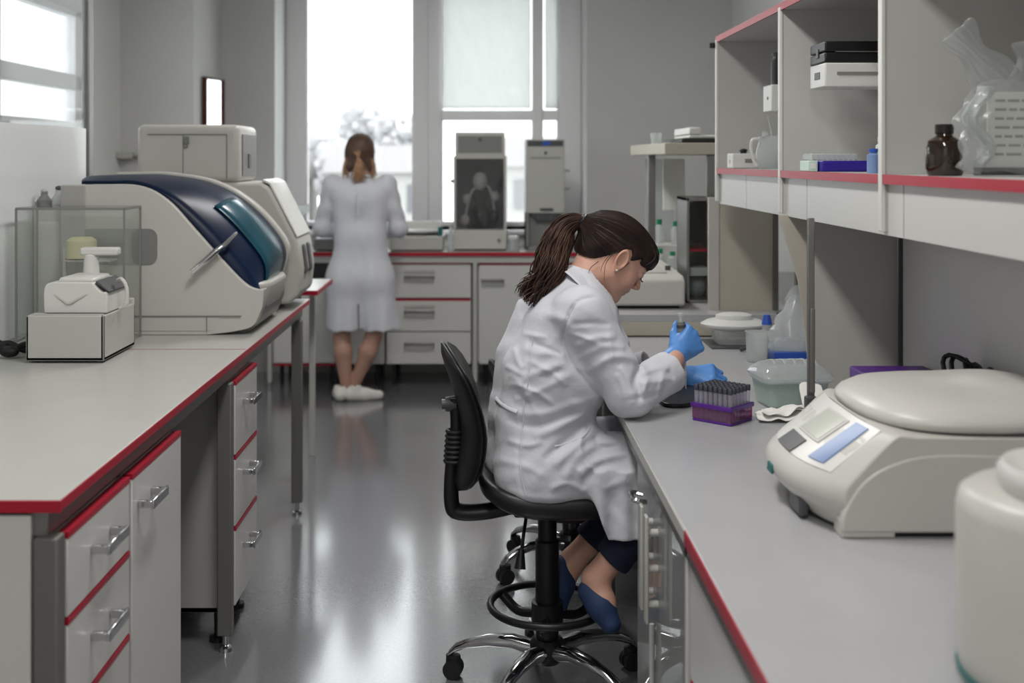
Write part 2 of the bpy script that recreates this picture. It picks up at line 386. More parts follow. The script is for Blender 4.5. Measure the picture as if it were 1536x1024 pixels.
# ---------------------------------------------------------------- ceiling lamps above the aisle
EMI = bpy.data.materials.new('lamp diffuser'); EMI.use_nodes = True
nt = EMI.node_tree; nt.nodes.clear(); e = nt.nodes.new('ShaderNodeEmission'); e.inputs['Strength'].default_value = 3.; e.inputs['Color'].default_value = (1, .98, .95, 1); oo = nt.nodes.new('ShaderNodeOutputMaterial'); nt.links.new(e.outputs[0], oo.inputs[0])
LP = 8.
for k, (x, y, pw, lab) in enumerate(((-.12, -.4, 1., 'ceiling lamp nearest the camera above the aisle'), (-.12, 2.35, 1., 'ceiling lamp above the aisle in front of the seated person'), (-.12, 5.4, .9, 'ceiling lamp nearest the windows'))):
    t = thing('ceiling_lamp', lab, 'lamp', (x, y, ZC), 0, 'fluorescent lamps above the aisle')
    m = MB((0, 0, 0)); m.box(-.17, .17, -.63, .63, -.07, -.005); m.build('lamp_housing', WPLAST, t, .01)
    m = MB((0, 0, 0)); m.box(-.15, .15, -.61, .61, -.078, -.07); m.build('diffuser', EMI, t)
    L = bpy.data.lights.new('lamp_light', 'AREA'); L.shape = 'RECTANGLE'; L.size = .3; L.size_y = 1.2; L.energy = LP * 4 * pw; L.color = (1, .985, .96)
    lo = bpy.data.objects.new('lamp_light', L); COL.objects.link(lo); lo.parent = t; lo.location = (0, 0, -.085)

# ---------------------------------------------------------------- outside
G = mat('distant ground', (140, 142, 138), .9)
m = MB(); m.box(-60, 60, 10, 120, -9.2, -9); struct(m.build('ground_outside', G))
HZ = [mat('hazy grey foliage', (176, 174, 176), .9, var=.05, vscale=1.2), mat('hazy green foliage', (134, 146, 132), .9, var=.1, vscale=1.5), mat('hazy bare branches', (166, 164, 167), .9, var=.05, vscale=1.2)]  # distance haze is painted into these pale foliage colours
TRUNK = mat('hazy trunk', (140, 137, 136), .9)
def tree(x, y, top, rad, mt, label):
    t = thing('tree', label, 'tree', (x, y, -9), 0, 'trees beyond the window')
    m = MB(); m.tube([(0, 0, 0), (.1, 0, (top + 9) * .5), (0, .1, top + 9 - rad)], [rad * .12, rad * .09, rad * .04], 8); m.build('trunk', TRUNK, t)
    m = MB(); r = random.Random(x * 7 + y)
    for k in range(60):
        a = r.uniform(0, 2 * PI); u = r.uniform(-1, 1); q = rad * r.uniform(.25, .75); s = rad * r.uniform(.12, .30)
        c = V((q * math.cos(a), q * math.sin(a), top + 9 - rad * 1.05 + u * rad * .7))
        n, mm = 9, 6
        rings = [[c + V((math.sin(PI * (j + .1) / (mm + .2)) * math.cos(2 * PI * i / n), math.sin(PI * (j + .1) / (mm + .2)) * math.sin(2 * PI * i / n), -math.cos(PI * (j + .1) / (mm + .2)))) * s * r.uniform(.7, 1.25) for i in range(n)] for j in range(mm + 1)]
        m.loft(rings)
    m.build('crown', mt, t)
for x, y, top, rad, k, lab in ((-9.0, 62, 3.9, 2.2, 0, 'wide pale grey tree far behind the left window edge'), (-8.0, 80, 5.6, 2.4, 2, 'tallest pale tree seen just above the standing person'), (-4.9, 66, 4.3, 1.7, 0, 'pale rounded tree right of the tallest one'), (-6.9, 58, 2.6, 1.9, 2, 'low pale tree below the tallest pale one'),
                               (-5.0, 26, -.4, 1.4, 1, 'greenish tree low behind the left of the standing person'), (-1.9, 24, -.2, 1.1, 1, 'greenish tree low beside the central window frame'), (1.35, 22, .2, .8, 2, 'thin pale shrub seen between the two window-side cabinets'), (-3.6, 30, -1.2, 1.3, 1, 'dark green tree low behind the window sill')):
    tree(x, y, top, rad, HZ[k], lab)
HW = mat('hazy house wall', (170, 168, 166), .9); HR = mat('hazy roof', (140, 136, 136), .9); HD = mat('hazy window', (110, 110, 114), .6)  # house colours lightened too, with the haze painted in
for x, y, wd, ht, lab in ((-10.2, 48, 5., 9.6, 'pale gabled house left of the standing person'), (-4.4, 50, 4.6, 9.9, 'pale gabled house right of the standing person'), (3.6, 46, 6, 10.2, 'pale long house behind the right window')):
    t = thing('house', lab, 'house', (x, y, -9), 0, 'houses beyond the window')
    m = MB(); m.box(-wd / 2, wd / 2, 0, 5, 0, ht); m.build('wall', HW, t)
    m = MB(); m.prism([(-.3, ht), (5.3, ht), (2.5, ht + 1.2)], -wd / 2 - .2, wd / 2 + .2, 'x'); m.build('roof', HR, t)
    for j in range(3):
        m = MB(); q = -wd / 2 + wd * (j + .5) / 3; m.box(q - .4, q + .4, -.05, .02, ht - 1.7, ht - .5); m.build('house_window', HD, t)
# ================================================================ left bench run
ZB = .888
def bar_handle(m, p, L, out, d=(0, 1, 0), nrm=(1, 0, 0)):
    """flat bow handle: p centre on the front, d along, nrm out"""
    d = V(d); nrm = V(nrm); p = V(p)
    a, b = p - d * L / 2, p + d * L / 2
    u = V((0, 0, 1)); R = Matrix((d, u, nrm)).transposed()
    m.obox(p + nrm * out, (L, .022, .008), R)
    for q in (a + d * .008, b - d * .008): m.obox(q + nrm * out / 2, (.012, .018, out), R)
def drawer_front(parent, o, x, y0, y1, z0, z1, hz=None, hl=.12, nx=1, red=True, thick=.02, hm=None):
    m = MB(o); xa, xb = (x - thick, x) if nx > 0 else (x, x + thick)
    m.box(xa, xb, y0, y1, z0, z1); d = m.build('drawer', WHITE_L, parent, .002)
    if red:
        r = MB(o); r.box(xa, xb + .001 * nx if nx > 0 else xb, y0, y1, z1, z1 + .012); r.build('red_edge', RED, d)
    h = MB(o); bar_handle(h, (x, (y0 + y1) / 2, hz if hz else (z0 + z1) / 2), hl, .035, (0, 1, 0), (nx, 0, 0)); h.build('handle', hm or CHROME, d, .003)
    return d
XE = -.757                 # aisle edge of the left bench
o = V((-1.13, 3.6, 0))
t = thing('lab_bench', 'long light grey workbench with red edging along the left of the aisle', 'workbench', o)
m = MB(o); m.box(-1.56, XE - .003, 2.095, 5.1, ZB - .022, ZB); m.build('worktop', TOP, t, .002)
m = MB(o); m.box(-1.56, XE, 2.089, 2.095, ZB - .022, ZB - .001); m.box(XE - .003, XE, 2.095, 5.1, ZB - .019, ZB - .001); m.build('red_edge', RED, t)
m = MB(o); m.box(-1.56, XE - .006, 3.745, 3.748, ZB, ZB + .0008); m.build('joint_line', RED, t)
m = MB(o); m.box(XE - .06, XE - .03, 2.11, 5.08, ZB - .072, ZB - .022); m.box(-1.55, -1.5, 2.11, 5.08, ZB - .072, ZB - .022); m.box(-1.5, XE - .045, 5.04, 5.08, ZB - .072, ZB - .022); m.build('frame_rail', ALU, t, .003)
for x, y in ((XE - .03, 2.115), (XE - .03, 3.56), (XE - .03, 4.93), (-1.52, 2.12), (-1.52, 4.93)):
    m = MB(o); m.box(x - .022, x + .022, y - .02, y + .02, .05, ZB - .07); l = m.build('leg', STEELP, t, .004)
    m = MB(o); m.cyl((x, y, .02), (x, y, .06), .009); m.lathe((x, y, 0), [(.0, .0), (.022, 0), (.02, .012), (.008, .02), (0, .02)], 16); l2 = m.build('foot', CHROME, l)
m = MB(o); m.box(-1.5, -.815, 2.10, 2.115, .06, ZB - .03); m.build('end_panel', WHITE_L, t, .002)
m = MB(o); m.box(-1.49, -1.47, 2.14, 5.05, .12, ZB - .08); m.build('back_panel', GREY_L, t)

# nearest cabinet: drawers, then a second drawer over a tall door
ZT = .812
def cab(name, label, y0, y1, x0, x1, z0, z1, feet=True):
    o = V(((x0 + x1) / 2, (y0 + y1) / 2, 0)); t = thing(name, label, 'cabinet', o)
    m = MB(o); m.box(x0, x1 - .02, y0, y1, z0, z0 + .016); m.box(x0, x1 - .02, y0, y1, z1 - .016, z1); m.box(x0, x1 - .02, y0, y0 + .016, z0, z1); m.box(x0, x1 - .02, y1 - .016, y1, z0, z1); m.box(x0, x0 + .01, y0, y1, z0, z1)
    m.build('body', GREY_L, t, .0015)
    if feet:
        for a in (x0 + .05, x1 - .06):
            for b in (y0 + .04, y1 - .04):
                m = MB(o); m.cyl((a, b, 0), (a, b, z0), .012, n=12); m.lathe((a, b, 0), [(0, 0), (.028, 0), (.026, .014), (0, .016)], 16); m.build('foot', BLACKP, t)
    return o, t
o, t = cab('drawer_cabinet', 'white drawer cabinet with red edges under the nearest end of the left bench', 2.145, 2.53, -1.45, -.768, .1, ZT)
for za, zb in ((.655, ZT - .012), (.475, .64), (.29, .46), (.105, .275)): drawer_front(t, o, -.766, 2.15, 2.525, za, zb, (za + zb) / 2 + .01, .13)
o, t = cab('door_cabinet', 'white cabinet with a tall door beside the nearest drawers of the left bench', 2.54, 2.96, -1.45, -.768, .1, ZT)
m = MB(o); m.box(-.786, -.766, 2.545, 2.955, .105, ZT - .012); d = m.build('door', WHITE_L, t, .002)
m = MB(o); m.box(-.786, -.765, 2.545, 2.955, ZT - .012, ZT); m.build('red_edge', RED, d)
m = MB(o); bar_handle(m, (-.766, 2.64, .735), .12, .035); m.build('handle', CHROME, d, .003)
o, t = cab('drawer_cabinet', 'white three drawer cabinet behind the middle leg of the left bench', 3.60, 3.95, -1.45, -.768, .1, ZT)
for za, zb in ((.585, ZT - .012), (.365, .57), (.12, .35)): drawer_front(t, o, -.766, 3.605, 3.945, za, zb, (za + zb) / 2 + .035, .12)
o, t = cab('door_cabinet', 'grey low cabinet at the far end under the left bench', 4.1, 4.85, -1.45, -1.0, .12, ZT)
for za, zb in ((.5, ZT - .012), (.125, .485)): drawer_front(t, o, -.998, 4.105, 4.845, za, zb, zb - .06, .14, hm=BLACKP)

# ---------------------------------------------------------------- glass screen behind the bench
t = thing('glass_screen', 'tall hazy glass screen with metal edge standing behind the left bench', 'screen', (-1.59, 3.5, 0))
o = (-1.59, 3.5, 0)
m = MB(o); m.box(-1.593, -1.587, 1.95, 4.66, .1, 2.7); m.build('glass_sheet', FOGGL, t)
m = MB(o); m.box(-1.605, -1.575, 4.66, 4.72, 0, 2.72); m.build('metal_post', ALU, t, .004)
m = MB(o); m.box(-1.605, -1.575, 1.9, 1.95, 0, 2.72); m.build('metal_post', ALU, t, .004)
m = MB(o); m.box(-1.60, -1.58, 1.95, 4.66, 2.68, 2.72); m.build('top_rail', ALU, t, .003)
m = MB(o); m.box(-1.586, -1.580, 2.2, 4.64, ZB + .01, 1.62); m.build('milky_panel', mat('white glossy board', (234, 236, 236), .18), t)
m = MB(o); m.box(-1.60, -1.58, 1.95, 4.66, .85, .885); m.build('lower_rail', ALU, t, .003)

# ---------------------------------------------------------------- balance with clear draught shield
o = V((-1.25, 3.64, ZB)); t = thing('shielded_instrument', 'white instrument box with clear draught shield at the back left of the left bench', 'instrument', o)
x0, x1, y0, y1 = -1.37, -1.135, 3.49, 3.80
m = MB(o); m.box(x0, x1, y0, y0 + .012, ZB + .006, ZB + .143); m.box(x0, x0 + .012, y0, y1, ZB + .006, ZB + .143); m.box(x1 - .012, x1, y0, y1, ZB + .006, ZB + .143); m.box(x0, x1, y1 - .012, y1, ZB + .006, ZB + .16); m.box(x0, x1, y0, y1, ZB + .006, ZB + .02)
m.box(x0 + .01, x1 - .01, y0 + .03, y1 - .01, ZB + .13, ZB + .145); m.build('base_tray', GPLAST, t, .004)
m = MB(o); m.prism([(x0 + .03, ZB), (x1 - .03, ZB), (x1 - .03, ZB + .006), (x0 + .03, ZB + .006)], y0 + .02, y1 - .02); m.build('foot', BLACKP, t)
# inner white unit with raised moulded lid
m = MB(o); m.prism(curve2([(-1.325, ZB + .146), (-1.327, ZB + .205), (-1.32, ZB + .232), (-1.30, ZB + .240)], 3) + curve2([(-1.18, ZB + .238), (-1.155, ZB + .21), (-1.137, ZB + .205), (-1.135, ZB + .146)], 3), y0 + .03, y1 - .06)
m.build('inner_unit', WPLAST, t, .008, 3)
m = MB(o); m.prism([(-1.295, ZB + .236), (-1.18, ZB + .236), (-1.185, ZB + .25), (-1.285, ZB + .252)], y0 + .05, y1 - .1); m.build('unit_lid', WPLAST, t, .006)
m = MB(o); m.prism([(-1.175, ZB + .235), (-1.13, ZB + .206), (-1.13, ZB + .212), (-1.172, ZB + .243)], y0 + .04, y1 - .08); m.build('dark_window', DGREY, t, .002)
m = MB(o); m.tube(bez([(-1.30, 3.525, ZB + .205), (-1.27, 3.522, ZB + .185), (-1.25, 3.52, ZB + .175), (-1.22, 3.522, ZB + .19), (-1.19, 3.525, ZB + .205)], 4), .005); m.build('clip', GPLAST, t)
m = MB(o); m.cyl((-1.25, 3.72, ZB + .2), (-1.25, 3.72, ZB + .31), .028, .022); m.box(-1.28, -1.16, 3.70, 3.74, ZB + .305, ZB + .33); m.build('arm', WPLAST, t, .006)
m = MB(o); m.tube(bez([(-1.135, 3.62, ZB + .235), (-1.115, 3.60, ZB + .24), (-1.10, 3.60, ZB + .21), (-1.105, 3.60, ZB + .16), (-1.125, 3.61, ZB + .15)], 6), .006); m.build('side_hose', WPLAST, t)
s0, s1, t0, t1 = -1.53, -1.176, 3.82, 4.0
sh = MB(o)
Z1 = 1.335
for a in ((s0, s1, t0, t0 + .004, ZB + .003, Z1), (s0, s1, t1, t1 + .004, ZB + .003, Z1), (s0, s0 + .004, t0, t1, ZB + .003, Z1), (s1 - .004, s1, t0, t1, ZB + .003, Z1), (s0, s1, t0, t1, Z1, Z1 + .005)): sh.box(*a)
sh = sh.build('draught_shield', ACRYL, t)
m = MB(o)
for x in (s0, s1):
    for y in (t0, t1): m.box(x - .003, x + .003, y - .003, y + .003, ZB + .003, Z1)
for y in (t0, t1): m.box(s0, s1, y - .003, y + .003, Z1 - .003, Z1 + .005)
for x in (s0, s1): m.box(x - .003, x + .003, t0, t1, Z1 - .003, Z1 + .005)
m.build('edge_strip', MGREY, sh)
YEL = mat('pale yellow reflection', (206, 200, 160), .8, var=.05)
for k, (x, z, w, h) in enumerate(((-1.36, 1.20, .10, .07), (-1.30, 1.02, .07, .06))):
    o2 = V((x, t1 - .03, ZB))
    m = MB(o); m.lathe((x, t1 - .05, z), [(0, -h / 2), (w / 2, -h / 2), (w / 2, h / 3), (w / 3, h / 2), (0, h / 2)], 16); m.build('reflection_cup', YEL, t)  # solid cups stand in for blurry yellow reflections in the shield
m = MB(o); m.box(-1.40, -1.25, t1 - .09, t1 - .01, 1.155, 1.16); m.box(-1.34, -1.24, t1 - .09, t1 - .01, .985, .989); m.box(-1.42, -1.41, t1 - .06, t1 - .05, ZB + .003, 1.2); m.build('cup_shelf', GPLAST, t)
# cables and a dark adapter by the wall
m = MB((-1.5, 3.62, ZB)); m.tube(bez([(-1.55, 3.55, ZB + .03), (-1.5, 3.6, ZB + .045), (-1.46, 3.58, ZB + .02), (-1.42, 3.62, ZB + .035), (-1.385, 3.65, ZB + .02)], 6), .011); m.tube(bez([(-1.56, 3.66, ZB + .012), (-1.5, 3.68, ZB + .03), (-1.44, 3.66, ZB + .012), (-1.39, 3.70, ZB + .012)], 6), .01); m.ball((-1.45, 3.57, ZB + .022), (.03, .02, .018))
c = m.build('power_cable', CABLE); c.location = (-1.5, 3.62, ZB); tag(c, 'tangled black power cable on the left bench beside the shielded instrument', 'cable')
# grey bottles on the narrow glass-side shelf
t = thing('rack_shelf', 'narrow grey shelf box behind the clear draught shield', 'shelf', (-1.525, 4.2, ZB)); o = (-1.525, 4.2, ZB)
m = MB(o); m.box(-1.575, -1.475, 4.08, 4.3, ZB, 1.335); m.build('shelf_box', GPLAST, t, .006)
m = MB(o); m.box(-1.565, -1.485, 4.079, 4.082, ZB + .05, 1.28); m.build('front_panel', WPLAST, t, .001)
for k, (x, y, h, mt, lab) in enumerate(((-1.55, 4.12, .045, MGREY, 'low grey flask at the left on the narrow shelf box'), (-1.502, 4.13, .055, MILK2, 'clear flask with dark stopper on the narrow shelf box'))):
    b = thing('flask', lab, 'flask', (x, y, 1.335)); q = MB(); q.lathe((0, 0, 0), [(0, 0), (.024, 0), (.026, h * .4), (.012, h * .8), (.012, h), (0, h)], 20); q.build('body', mt, b); q = MB(); q.ball((0, 0, h + .006), (.013, .013, .009)); q.build('stopper', DGREY if k else GPLAST, b)

# ---------------------------------------------------------------- analyser with blue lid
o = V((-1.1, 4.3, ZB)); t = thing('automatic_analyser', 'large white analyser with sloping dark blue lid on the left bench', 'analyser', o)
def pz(px, py, Y): p = P(px, py, Y); return (p.x, p.z)
ya, yb = 4.05, 4.62
prof_top = curve2([pz(*q, ya) for q in ((93, 277), (130, 277), (205, 278), (250, 300), (290, 343), (330, 388), (365, 424), (384, 434), (396, 434))], 6)
prof_bot = curve2([pz(*q, ya) for q in ((394, 460), (380, 488), (352, 497), (310, 502))], 5) + [pz(180, 502, ya), pz(93, 502, ya)]
NX = max(p[0] for p in prof_top + prof_bot)
def plan(x, y, y0, y1, rad=.12):
    """rounds the nose corners in plan"""
    return y
m = MB(o); pr = prof_top + prof_bot; rings = []
n = len(pr)
for k, (y, ins) in enumerate(((ya, .0), (ya + .055, .0))):
    rings.append([V((p[0], y, p[1])) for p in pr])
m.loft(rings); sp = m.build('side_panel', CPLAST, t, .012, 4)
# recess panel on the side
def rrect(x0, x1, z0, z1, r, n=5):
    pts = []
    for cx, cz, a0 in ((x1 - r, z1 - r, 0), (x0 + r, z1 - r, 90), (x0 + r, z0 + r, 180), (x1 - r, z0 + r, 270)):
        for k in range(n + 1): a = math.radians(a0 + 90 * k / n); pts.append((cx + r * math.cos(a), cz + r * math.sin(a)))
    return pts
a, b = pz(120, 397, ya), pz(236, 343, ya)
m = MB(o); m.prism(rrect(a[0], b[0], a[1], b[1], .03), ya - .003, ya + .01); m.build('grey_side_recess', MGREY, sp)
a, b = pz(93, 502, ya), pz(128, 278, ya)
m = MB(o); m.box(a[0] - .004, b[0], ya - .004, ya + .02, a[1] + .12, b[1]); m.build('rear_grey_strip', GREY_L, sp, .003)
a, b = pz(190, 500, ya), pz(396, 470, ya)
# main body between the panels, lower skirt with rounded nose
m = MB(o); lowp = [pz(*q, ya) for q in ((190, 472), (310, 476), (375, 472))]
zb, zm = ZB + .012, pz(300, 474, ya)[1]
def planring(z, nose, back=-1.44, y0=ya - .002, y1=yb, r=.13, n=8):
    pts = [V((back, y0, z))]
    for k in range(n + 1): a = -PI / 2 + PI / 2 * k / n; pts.append(V((nose - r + r * math.cos(a), y0 + r * 1.2 + r * 1.2 * math.sin(a), z)))
    for k in range(n + 1): a = PI / 2 * k / n; pts.append(V((nose - r + r * math.cos(a), y1 - r * 1.2 + r * 1.2 * math.sin(a), z)))
    pts.append(V((back, y1, z))); return pts
m.loft([planring(zb, -.83), planring(zb + .012, -.82), planring(zm, -.785)]); m.build('base_skirt', CPLAST, t, .004)
m = MB(o); m.loft([planring(zm + .004, -.785, y0=ya + .02), planring(1.0, -.765, y0=ya + .02), planring(1.05, -.757, y0=ya + .02), planring(1.062, -.765, y0=ya + .02)]); m.build('nose', CPLAST, t, .006)
for x in (-1.35, -.95):
    for y in (ya + .06, yb - .06): m = MB(o); m.cyl((x, y, ZB), (x, y, zb + .005), .02); m.build('foot', RUBBER, t)
m = MB(o); inner = [(p[0] - .015, p[1] - .02) for p in pr]; m.prism(inner, ya + .05, yb - .05); m.build('chassis', MGREY, t)
# blue lid: its near edge follows the side panel, then it bulges out towards the aisle
la = curve2([pz(*q, ya) for q in ((118, 275), (160, 275), (205, 276), (250, 298), (290, 341), (330, 386), (365, 422), (390, 436))], 7)
lb = curve2([pz(*q, 4.42) for q in ((150, 264), (190, 263), (235, 264), (300, 275), (355, 303), (398, 345), (419, 385), (404, 436))], 7)
NY = 12
def lid_ring(k, off=0.):
    u = k / NY; y = ya + .03 + (yb - ya - .09) * u; s = math.sin(min(1, u / .6) * PI / 2) ** .8
    out = []
    for i, ((xa, za), (xb, zb_)) in enumerate(zip(la, lb)):
        xb = max(xb, -1.46); out.append(V((xa + (xb - xa) * s + off, y, za + (zb_ - za) * s + off * .7)))
    return out
m = MB(o); rings = [lid_ring(k) for k in range(NY + 1)]
m.loft(rings, False, False); lid = m.build('blue_lid', BLUELID, t, solid=.006, ang=60); lid.modifiers['solid'].offset = 0
L = len(la)
m = MB(o); rings = [lid_ring(k, .006)[int(L * .55):int(L * .95)] for k in range(3, 10)]
m.loft(rings, False, False); m.build('teal_window', TEALLID, lid, solid=-.004, ang=60)
m = MB(o); pr2 = [(p[0] + .012, p[1] + .012) for p in lb] + [(-.80, .95), (-1.42, .95)]; m.prism(pr2, yb - .06, yb); m.build('far_side_panel', CPLAST, t, .014, 3)
hp = [P(288, 408, ya - .04), P(322, 378, ya - .035), P(336, 368, ya - .025), P(354, 350, ya + .05)]
m = MB(o); m.tube(hp, [.0115, .0115, .009, .007], 12); hd = m.build('lid_handle', CHROME, lid)
m = MB(o); m.cyl(hp[1], hp[1] + V((0, .05, 0)), .008); m.build('handle_mount', DGREY, hd)
m = MB(o); a = pz(310, 474, ya); m.box(a[0], a[0] + .002, ya - .006, ya, zb, zm); m.box(-1.3, -.84, ya - .006, ya - .001, zm - .001, zm + .002); m.build('seam', MGREY, sp)

# ---------------------------------------------------------------- tall analyser behind
o = V((-1.15, 4.9, ZB)); t = thing('tall_analyser', 'tall cream analyser with raised box top behind the blue lidded one', 'analyser', o)
m = MB(o); m.prism([(-1.42, .91), (-.79, .91), (-.745, .95), (-.735, 1.05), (-.75, 1.16), (-.865, 1.385), (-.90, 1.405), (-1.42, 1.405)], 4.72, 5.09); m.build('lower_body', CPLAST, t, .015, 3)
for x in (-1.35, -.88):
    for y in (4.76, 5.05): m = MB(o); m.cyl((x, y, ZB), (x, y, .915), .022); m.build('foot', BLACKP, t)
m = MB(o); m.box(-1.40, -.985, 4.71, 5.08, 1.405, 1.638); top = m.build('upper_box', CPLAST, t, .025, 4)
m = MB(o); m.box(-1.355, -1.035, 4.706, 4.712, 1.596, 1.60); m.box(-1.213, -1.211, 4.706, 4.712, 1.43, 1.596); m.box(-1.037, -1.034, 4.706, 4.712, 1.42, 1.596); m.build('door_seam', MGREY, top)
m = MB(o); m.obox((-1.198, 4.705, 1.575), (.02, .012, .03), Matrix.Identity(3)); m.cyl((-1.2, 4.70, 1.55), (-1.2, 4.71, 1.55), .008, n=12); m.build('latch', MGREY, top, .002)
m = MB(o); m.box(-.984, -.98, 4.76, 5.04, 1.43, 1.60); scr = m.build('grey_side_window', MGREY, top, .001)
m = MB(o); m.box(-.982, -.976, 4.86, 4.90, 1.46, 1.52); m.build('side_mark', DGREY, scr)
m = MB(o)
for k in range(2):
    y = 4.80 + k * .12
    m.prism([(-.742 - .006, 1.02), (-.735 + .006, 1.03), (-.742, 1.14), (-.752, 1.15)], y, y + .07)
m.build('front_slot', DGREY, t, .002)
m = MB(o); m.prism([(-.90, 1.409), (-.87, 1.396), (-.757, 1.178), (-.752, 1.183), (-.862, 1.402), (-.895, 1.418)], 4.73, 5.08); m.build('front_hood', WPLAST, t, .004)
# ================================================================ bench run under the windows
YW = 7.65                  # its front edge
o = V((-.3, 7.9, 0))
t = thing('window_bench', 'white red edged worktop running under the windows', 'workbench', o)
m = MB(o); m.box(-1.45, 1.70, YW + .004, 8.19, ZB - .026, ZB); m.build('worktop', TOP, t, .002)
m = MB(o); m.box(-1.45, 1.70, YW - .004, YW + .004, ZB - .026, ZB - .001); m.build('red_edge', RED, t)
m = MB(o); m.box(-1.43, 1.68, YW + .012, YW + .05, ZB - .072, ZB - .026); m.box(-1.43, 1.68, 8.1, 8.14, ZB - .072, ZB - .026); m.build('frame_rail', GPLAST, t, .002)
for x in (-1.405, -.055, .9):
    m = MB(o); m.box(x - .014, x + .014, YW + .014, YW + .045, .03, ZB - .07); l = m.build('leg', GPLAST, t, .003)
    m = MB(o); m.cyl((x, YW + .03, 0), (x, YW + .03, .04), .016); m.build('foot', CHROME, l)
def front_cab(name, label, x0, x1, z0, z1, drawers=(), doors=(), y=YW + .03, red_bottom=False, depth=.45):
    o = V(((x0 + x1) / 2, y, 0)); t = thing(name, label, 'cabinet', o)
    m = MB(o); m.box(x0, x1, y + .02, y + depth, z0, z0 + .016); m.box(x0, x1, y + .02, y + depth, z1 - .016, z1); m.box(x0, x0 + .016, y + .02, y + depth, z0, z1); m.box(x1 - .016, x1, y + .02, y + depth, z0, z1); m.box(x0, x1, y + depth - .01, y + depth, z0, z1)
    m.build('body', WHITE_L, t, .001)
    for za, zb, red in drawers:
        m = MB(o); m.box(x0 + .003, x1 - .003, y, y + .02, za, zb); d = m.build('drawer', WHITE_L, t, .002)
        if red: m = MB(o); m.box(x0 + .003, x1 - .003, y - .001, y + .02, zb, zb + .013); m.build('red_edge', RED, d)
        m = MB(o); bar_handle(m, ((x0 + x1) / 2 - .06, y, (za + zb) / 2 + .03), .2, .035, (1, 0, 0), (0, -1, 0)); m.build('handle', ALU, d, .003)
        if red: m = MB(o); m.obox(((x0 + x1) / 2 - .06, y - .004, (za + zb) / 2 + .065), (.2, .006, .02), Matrix.Identity(3)); m.build('label_holder', GPLAST, d, .001)
    for xa, xb, za, zb, red, hx in doors:
        m = MB(o); m.box(xa + .003, xb - .003, y, y + .02, za, zb); d = m.build('door', WHITE_L, t, .002)
        if red: m = MB(o); m.box(xa + .003, xb - .003, y - .001, y + .02, zb, zb + .013); m.build('red_edge', RED, d)
        if hx is not None: m = MB(o); bar_handle(m, (hx, y, zb - .1), .15, .035, (1, 0, 0), (0, -1, 0)); m.build('handle', ALU, d, .003)
    if red_bottom: m = MB(o); m.box(x0, x1, y - .001, y + .02, z0 - .012, z0); m.build('red_bottom_edge', RED, t)
    for a in (x0 + .05, x1 - .05):
        for b in (y + .06, y + depth - .05): m = MB(o); m.cyl((a, b, 0), (a, b, z0 + .005), .014, n=12); m.build('foot', BLACKP, t)
    return o, t
front_cab('drawer_cabinet', 'white three drawer cabinet under the window right of the standing person', -.64, -.08, .145, .815, [(.585, .805, True), (.365, .565, True), (.15, .358, False)])
front_cab('door_cabinet', 'white cabinet with a single door left of the three drawer cabinet behind the standing person', -.92, -.65, .145, .815, (), [(-.92, -.65, .15, .80, True, None)])
front_cab('door_cabinet', 'white one door cabinet under the cabinet shaped apparatus by the window', -.035, .62, .145, .815, (), [(-.03, .615, .15, .80, True, .06)])
o, t = front_cab('niche_cabinet', 'white cabinet with a dark open niche left of the standing person', -1.385, -.95, .15, .825, (), [(-1.385, -.95, .155, .695, True, None)], red_bottom=True)
m = MB(o); m.box(-1.36, -.97, YW + .025, YW + .04, .715, .815); m.build('niche_shade', mat('niche shade', (40, 40, 44), .5), t)  # dark sheet, the shade of the open niche painted as a colour
# short return of worktop poking out behind the left bench
o = V((-.85, 5.6, 0)); t = thing('side_table', 'small white red edged table end poking out behind the left bench', 'table', o)
m = MB(o); m.box(-1.45, -.775, 5.42, 5.95, ZB - .02, ZB); m.build('table_top', TOP, t, .002)
m = MB(o); m.box(-1.45, -.775, 5.414, 5.42, ZB - .022, ZB - .001); m.box(-.775, -.769, 5.414, 5.95, ZB - .022, ZB - .001); m.build('red_edge', RED, t)
for x, y in ((-.865, 5.45), (-.865, 5.9), (-1.4, 5.45), (-1.4, 5.9)):
    m = MB(o); m.box(x - .014, x + .014, y - .014, y + .014, 0, ZB - .02); m.build('leg', GPLAST, t, .002)

# ---------------------------------------------------------------- things on the window bench
def at(x, y, z=ZB): return V((x, y, z))
o = at(-.03, 7.92); t = thing('water_still', 'cabinet shaped apparatus with dark glass front on the window bench', 'apparatus', o)
a0, a1 = pz(680, 372, 7.75)[0], pz(760, 372, 7.75)[0]
m = MB(o); m.box(a0, a1, 7.75, 8.08, ZB + .01, ZB + .14); m.build('base', CPLAST, t, .006)
zt = pz(0, 234, 7.75)[1]
m = MB(o); m.box(a0, a0 + .018, 7.75, 8.08, ZB + .14, zt); m.box(a1 - .018, a1, 7.75, 8.08, ZB + .14, zt); m.box(a0, a1, 7.75, 8.08, zt - .018, zt); m.box(a0, a1, 8.06, 8.08, ZB + .14, zt); m.build('case', CPLAST, t, .004)
m = MB(o); m.box(a0 + .018, a1 - .018, 7.755, 7.76, ZB + .14, zt - .018); m.build('glass_front', pane('dark glass', (232, 232, 233), .05), t)
m = MB(o); m.box(a0 + .02, a1 - .02, 8.04, 8.055, ZB + .14, zt - .02); m.build('dark_back', mat('dark still interior', (96, 95, 95), .5), t)
zc = ZB + .40; xc = (a0 + a1) / 2
m = MB(o); m.lathe((xc, 7.92, ZB + .14), [(0, 0), (.09, 0), (.1, .05), (.08, .12), (.04, .16), (.04, .2), (.06, .24), (.05, .32), (.02, .34), (.02, .42), (0, .42)], 24); m.build('flask', mat('dark vessel', (40, 38, 38), .15), t)
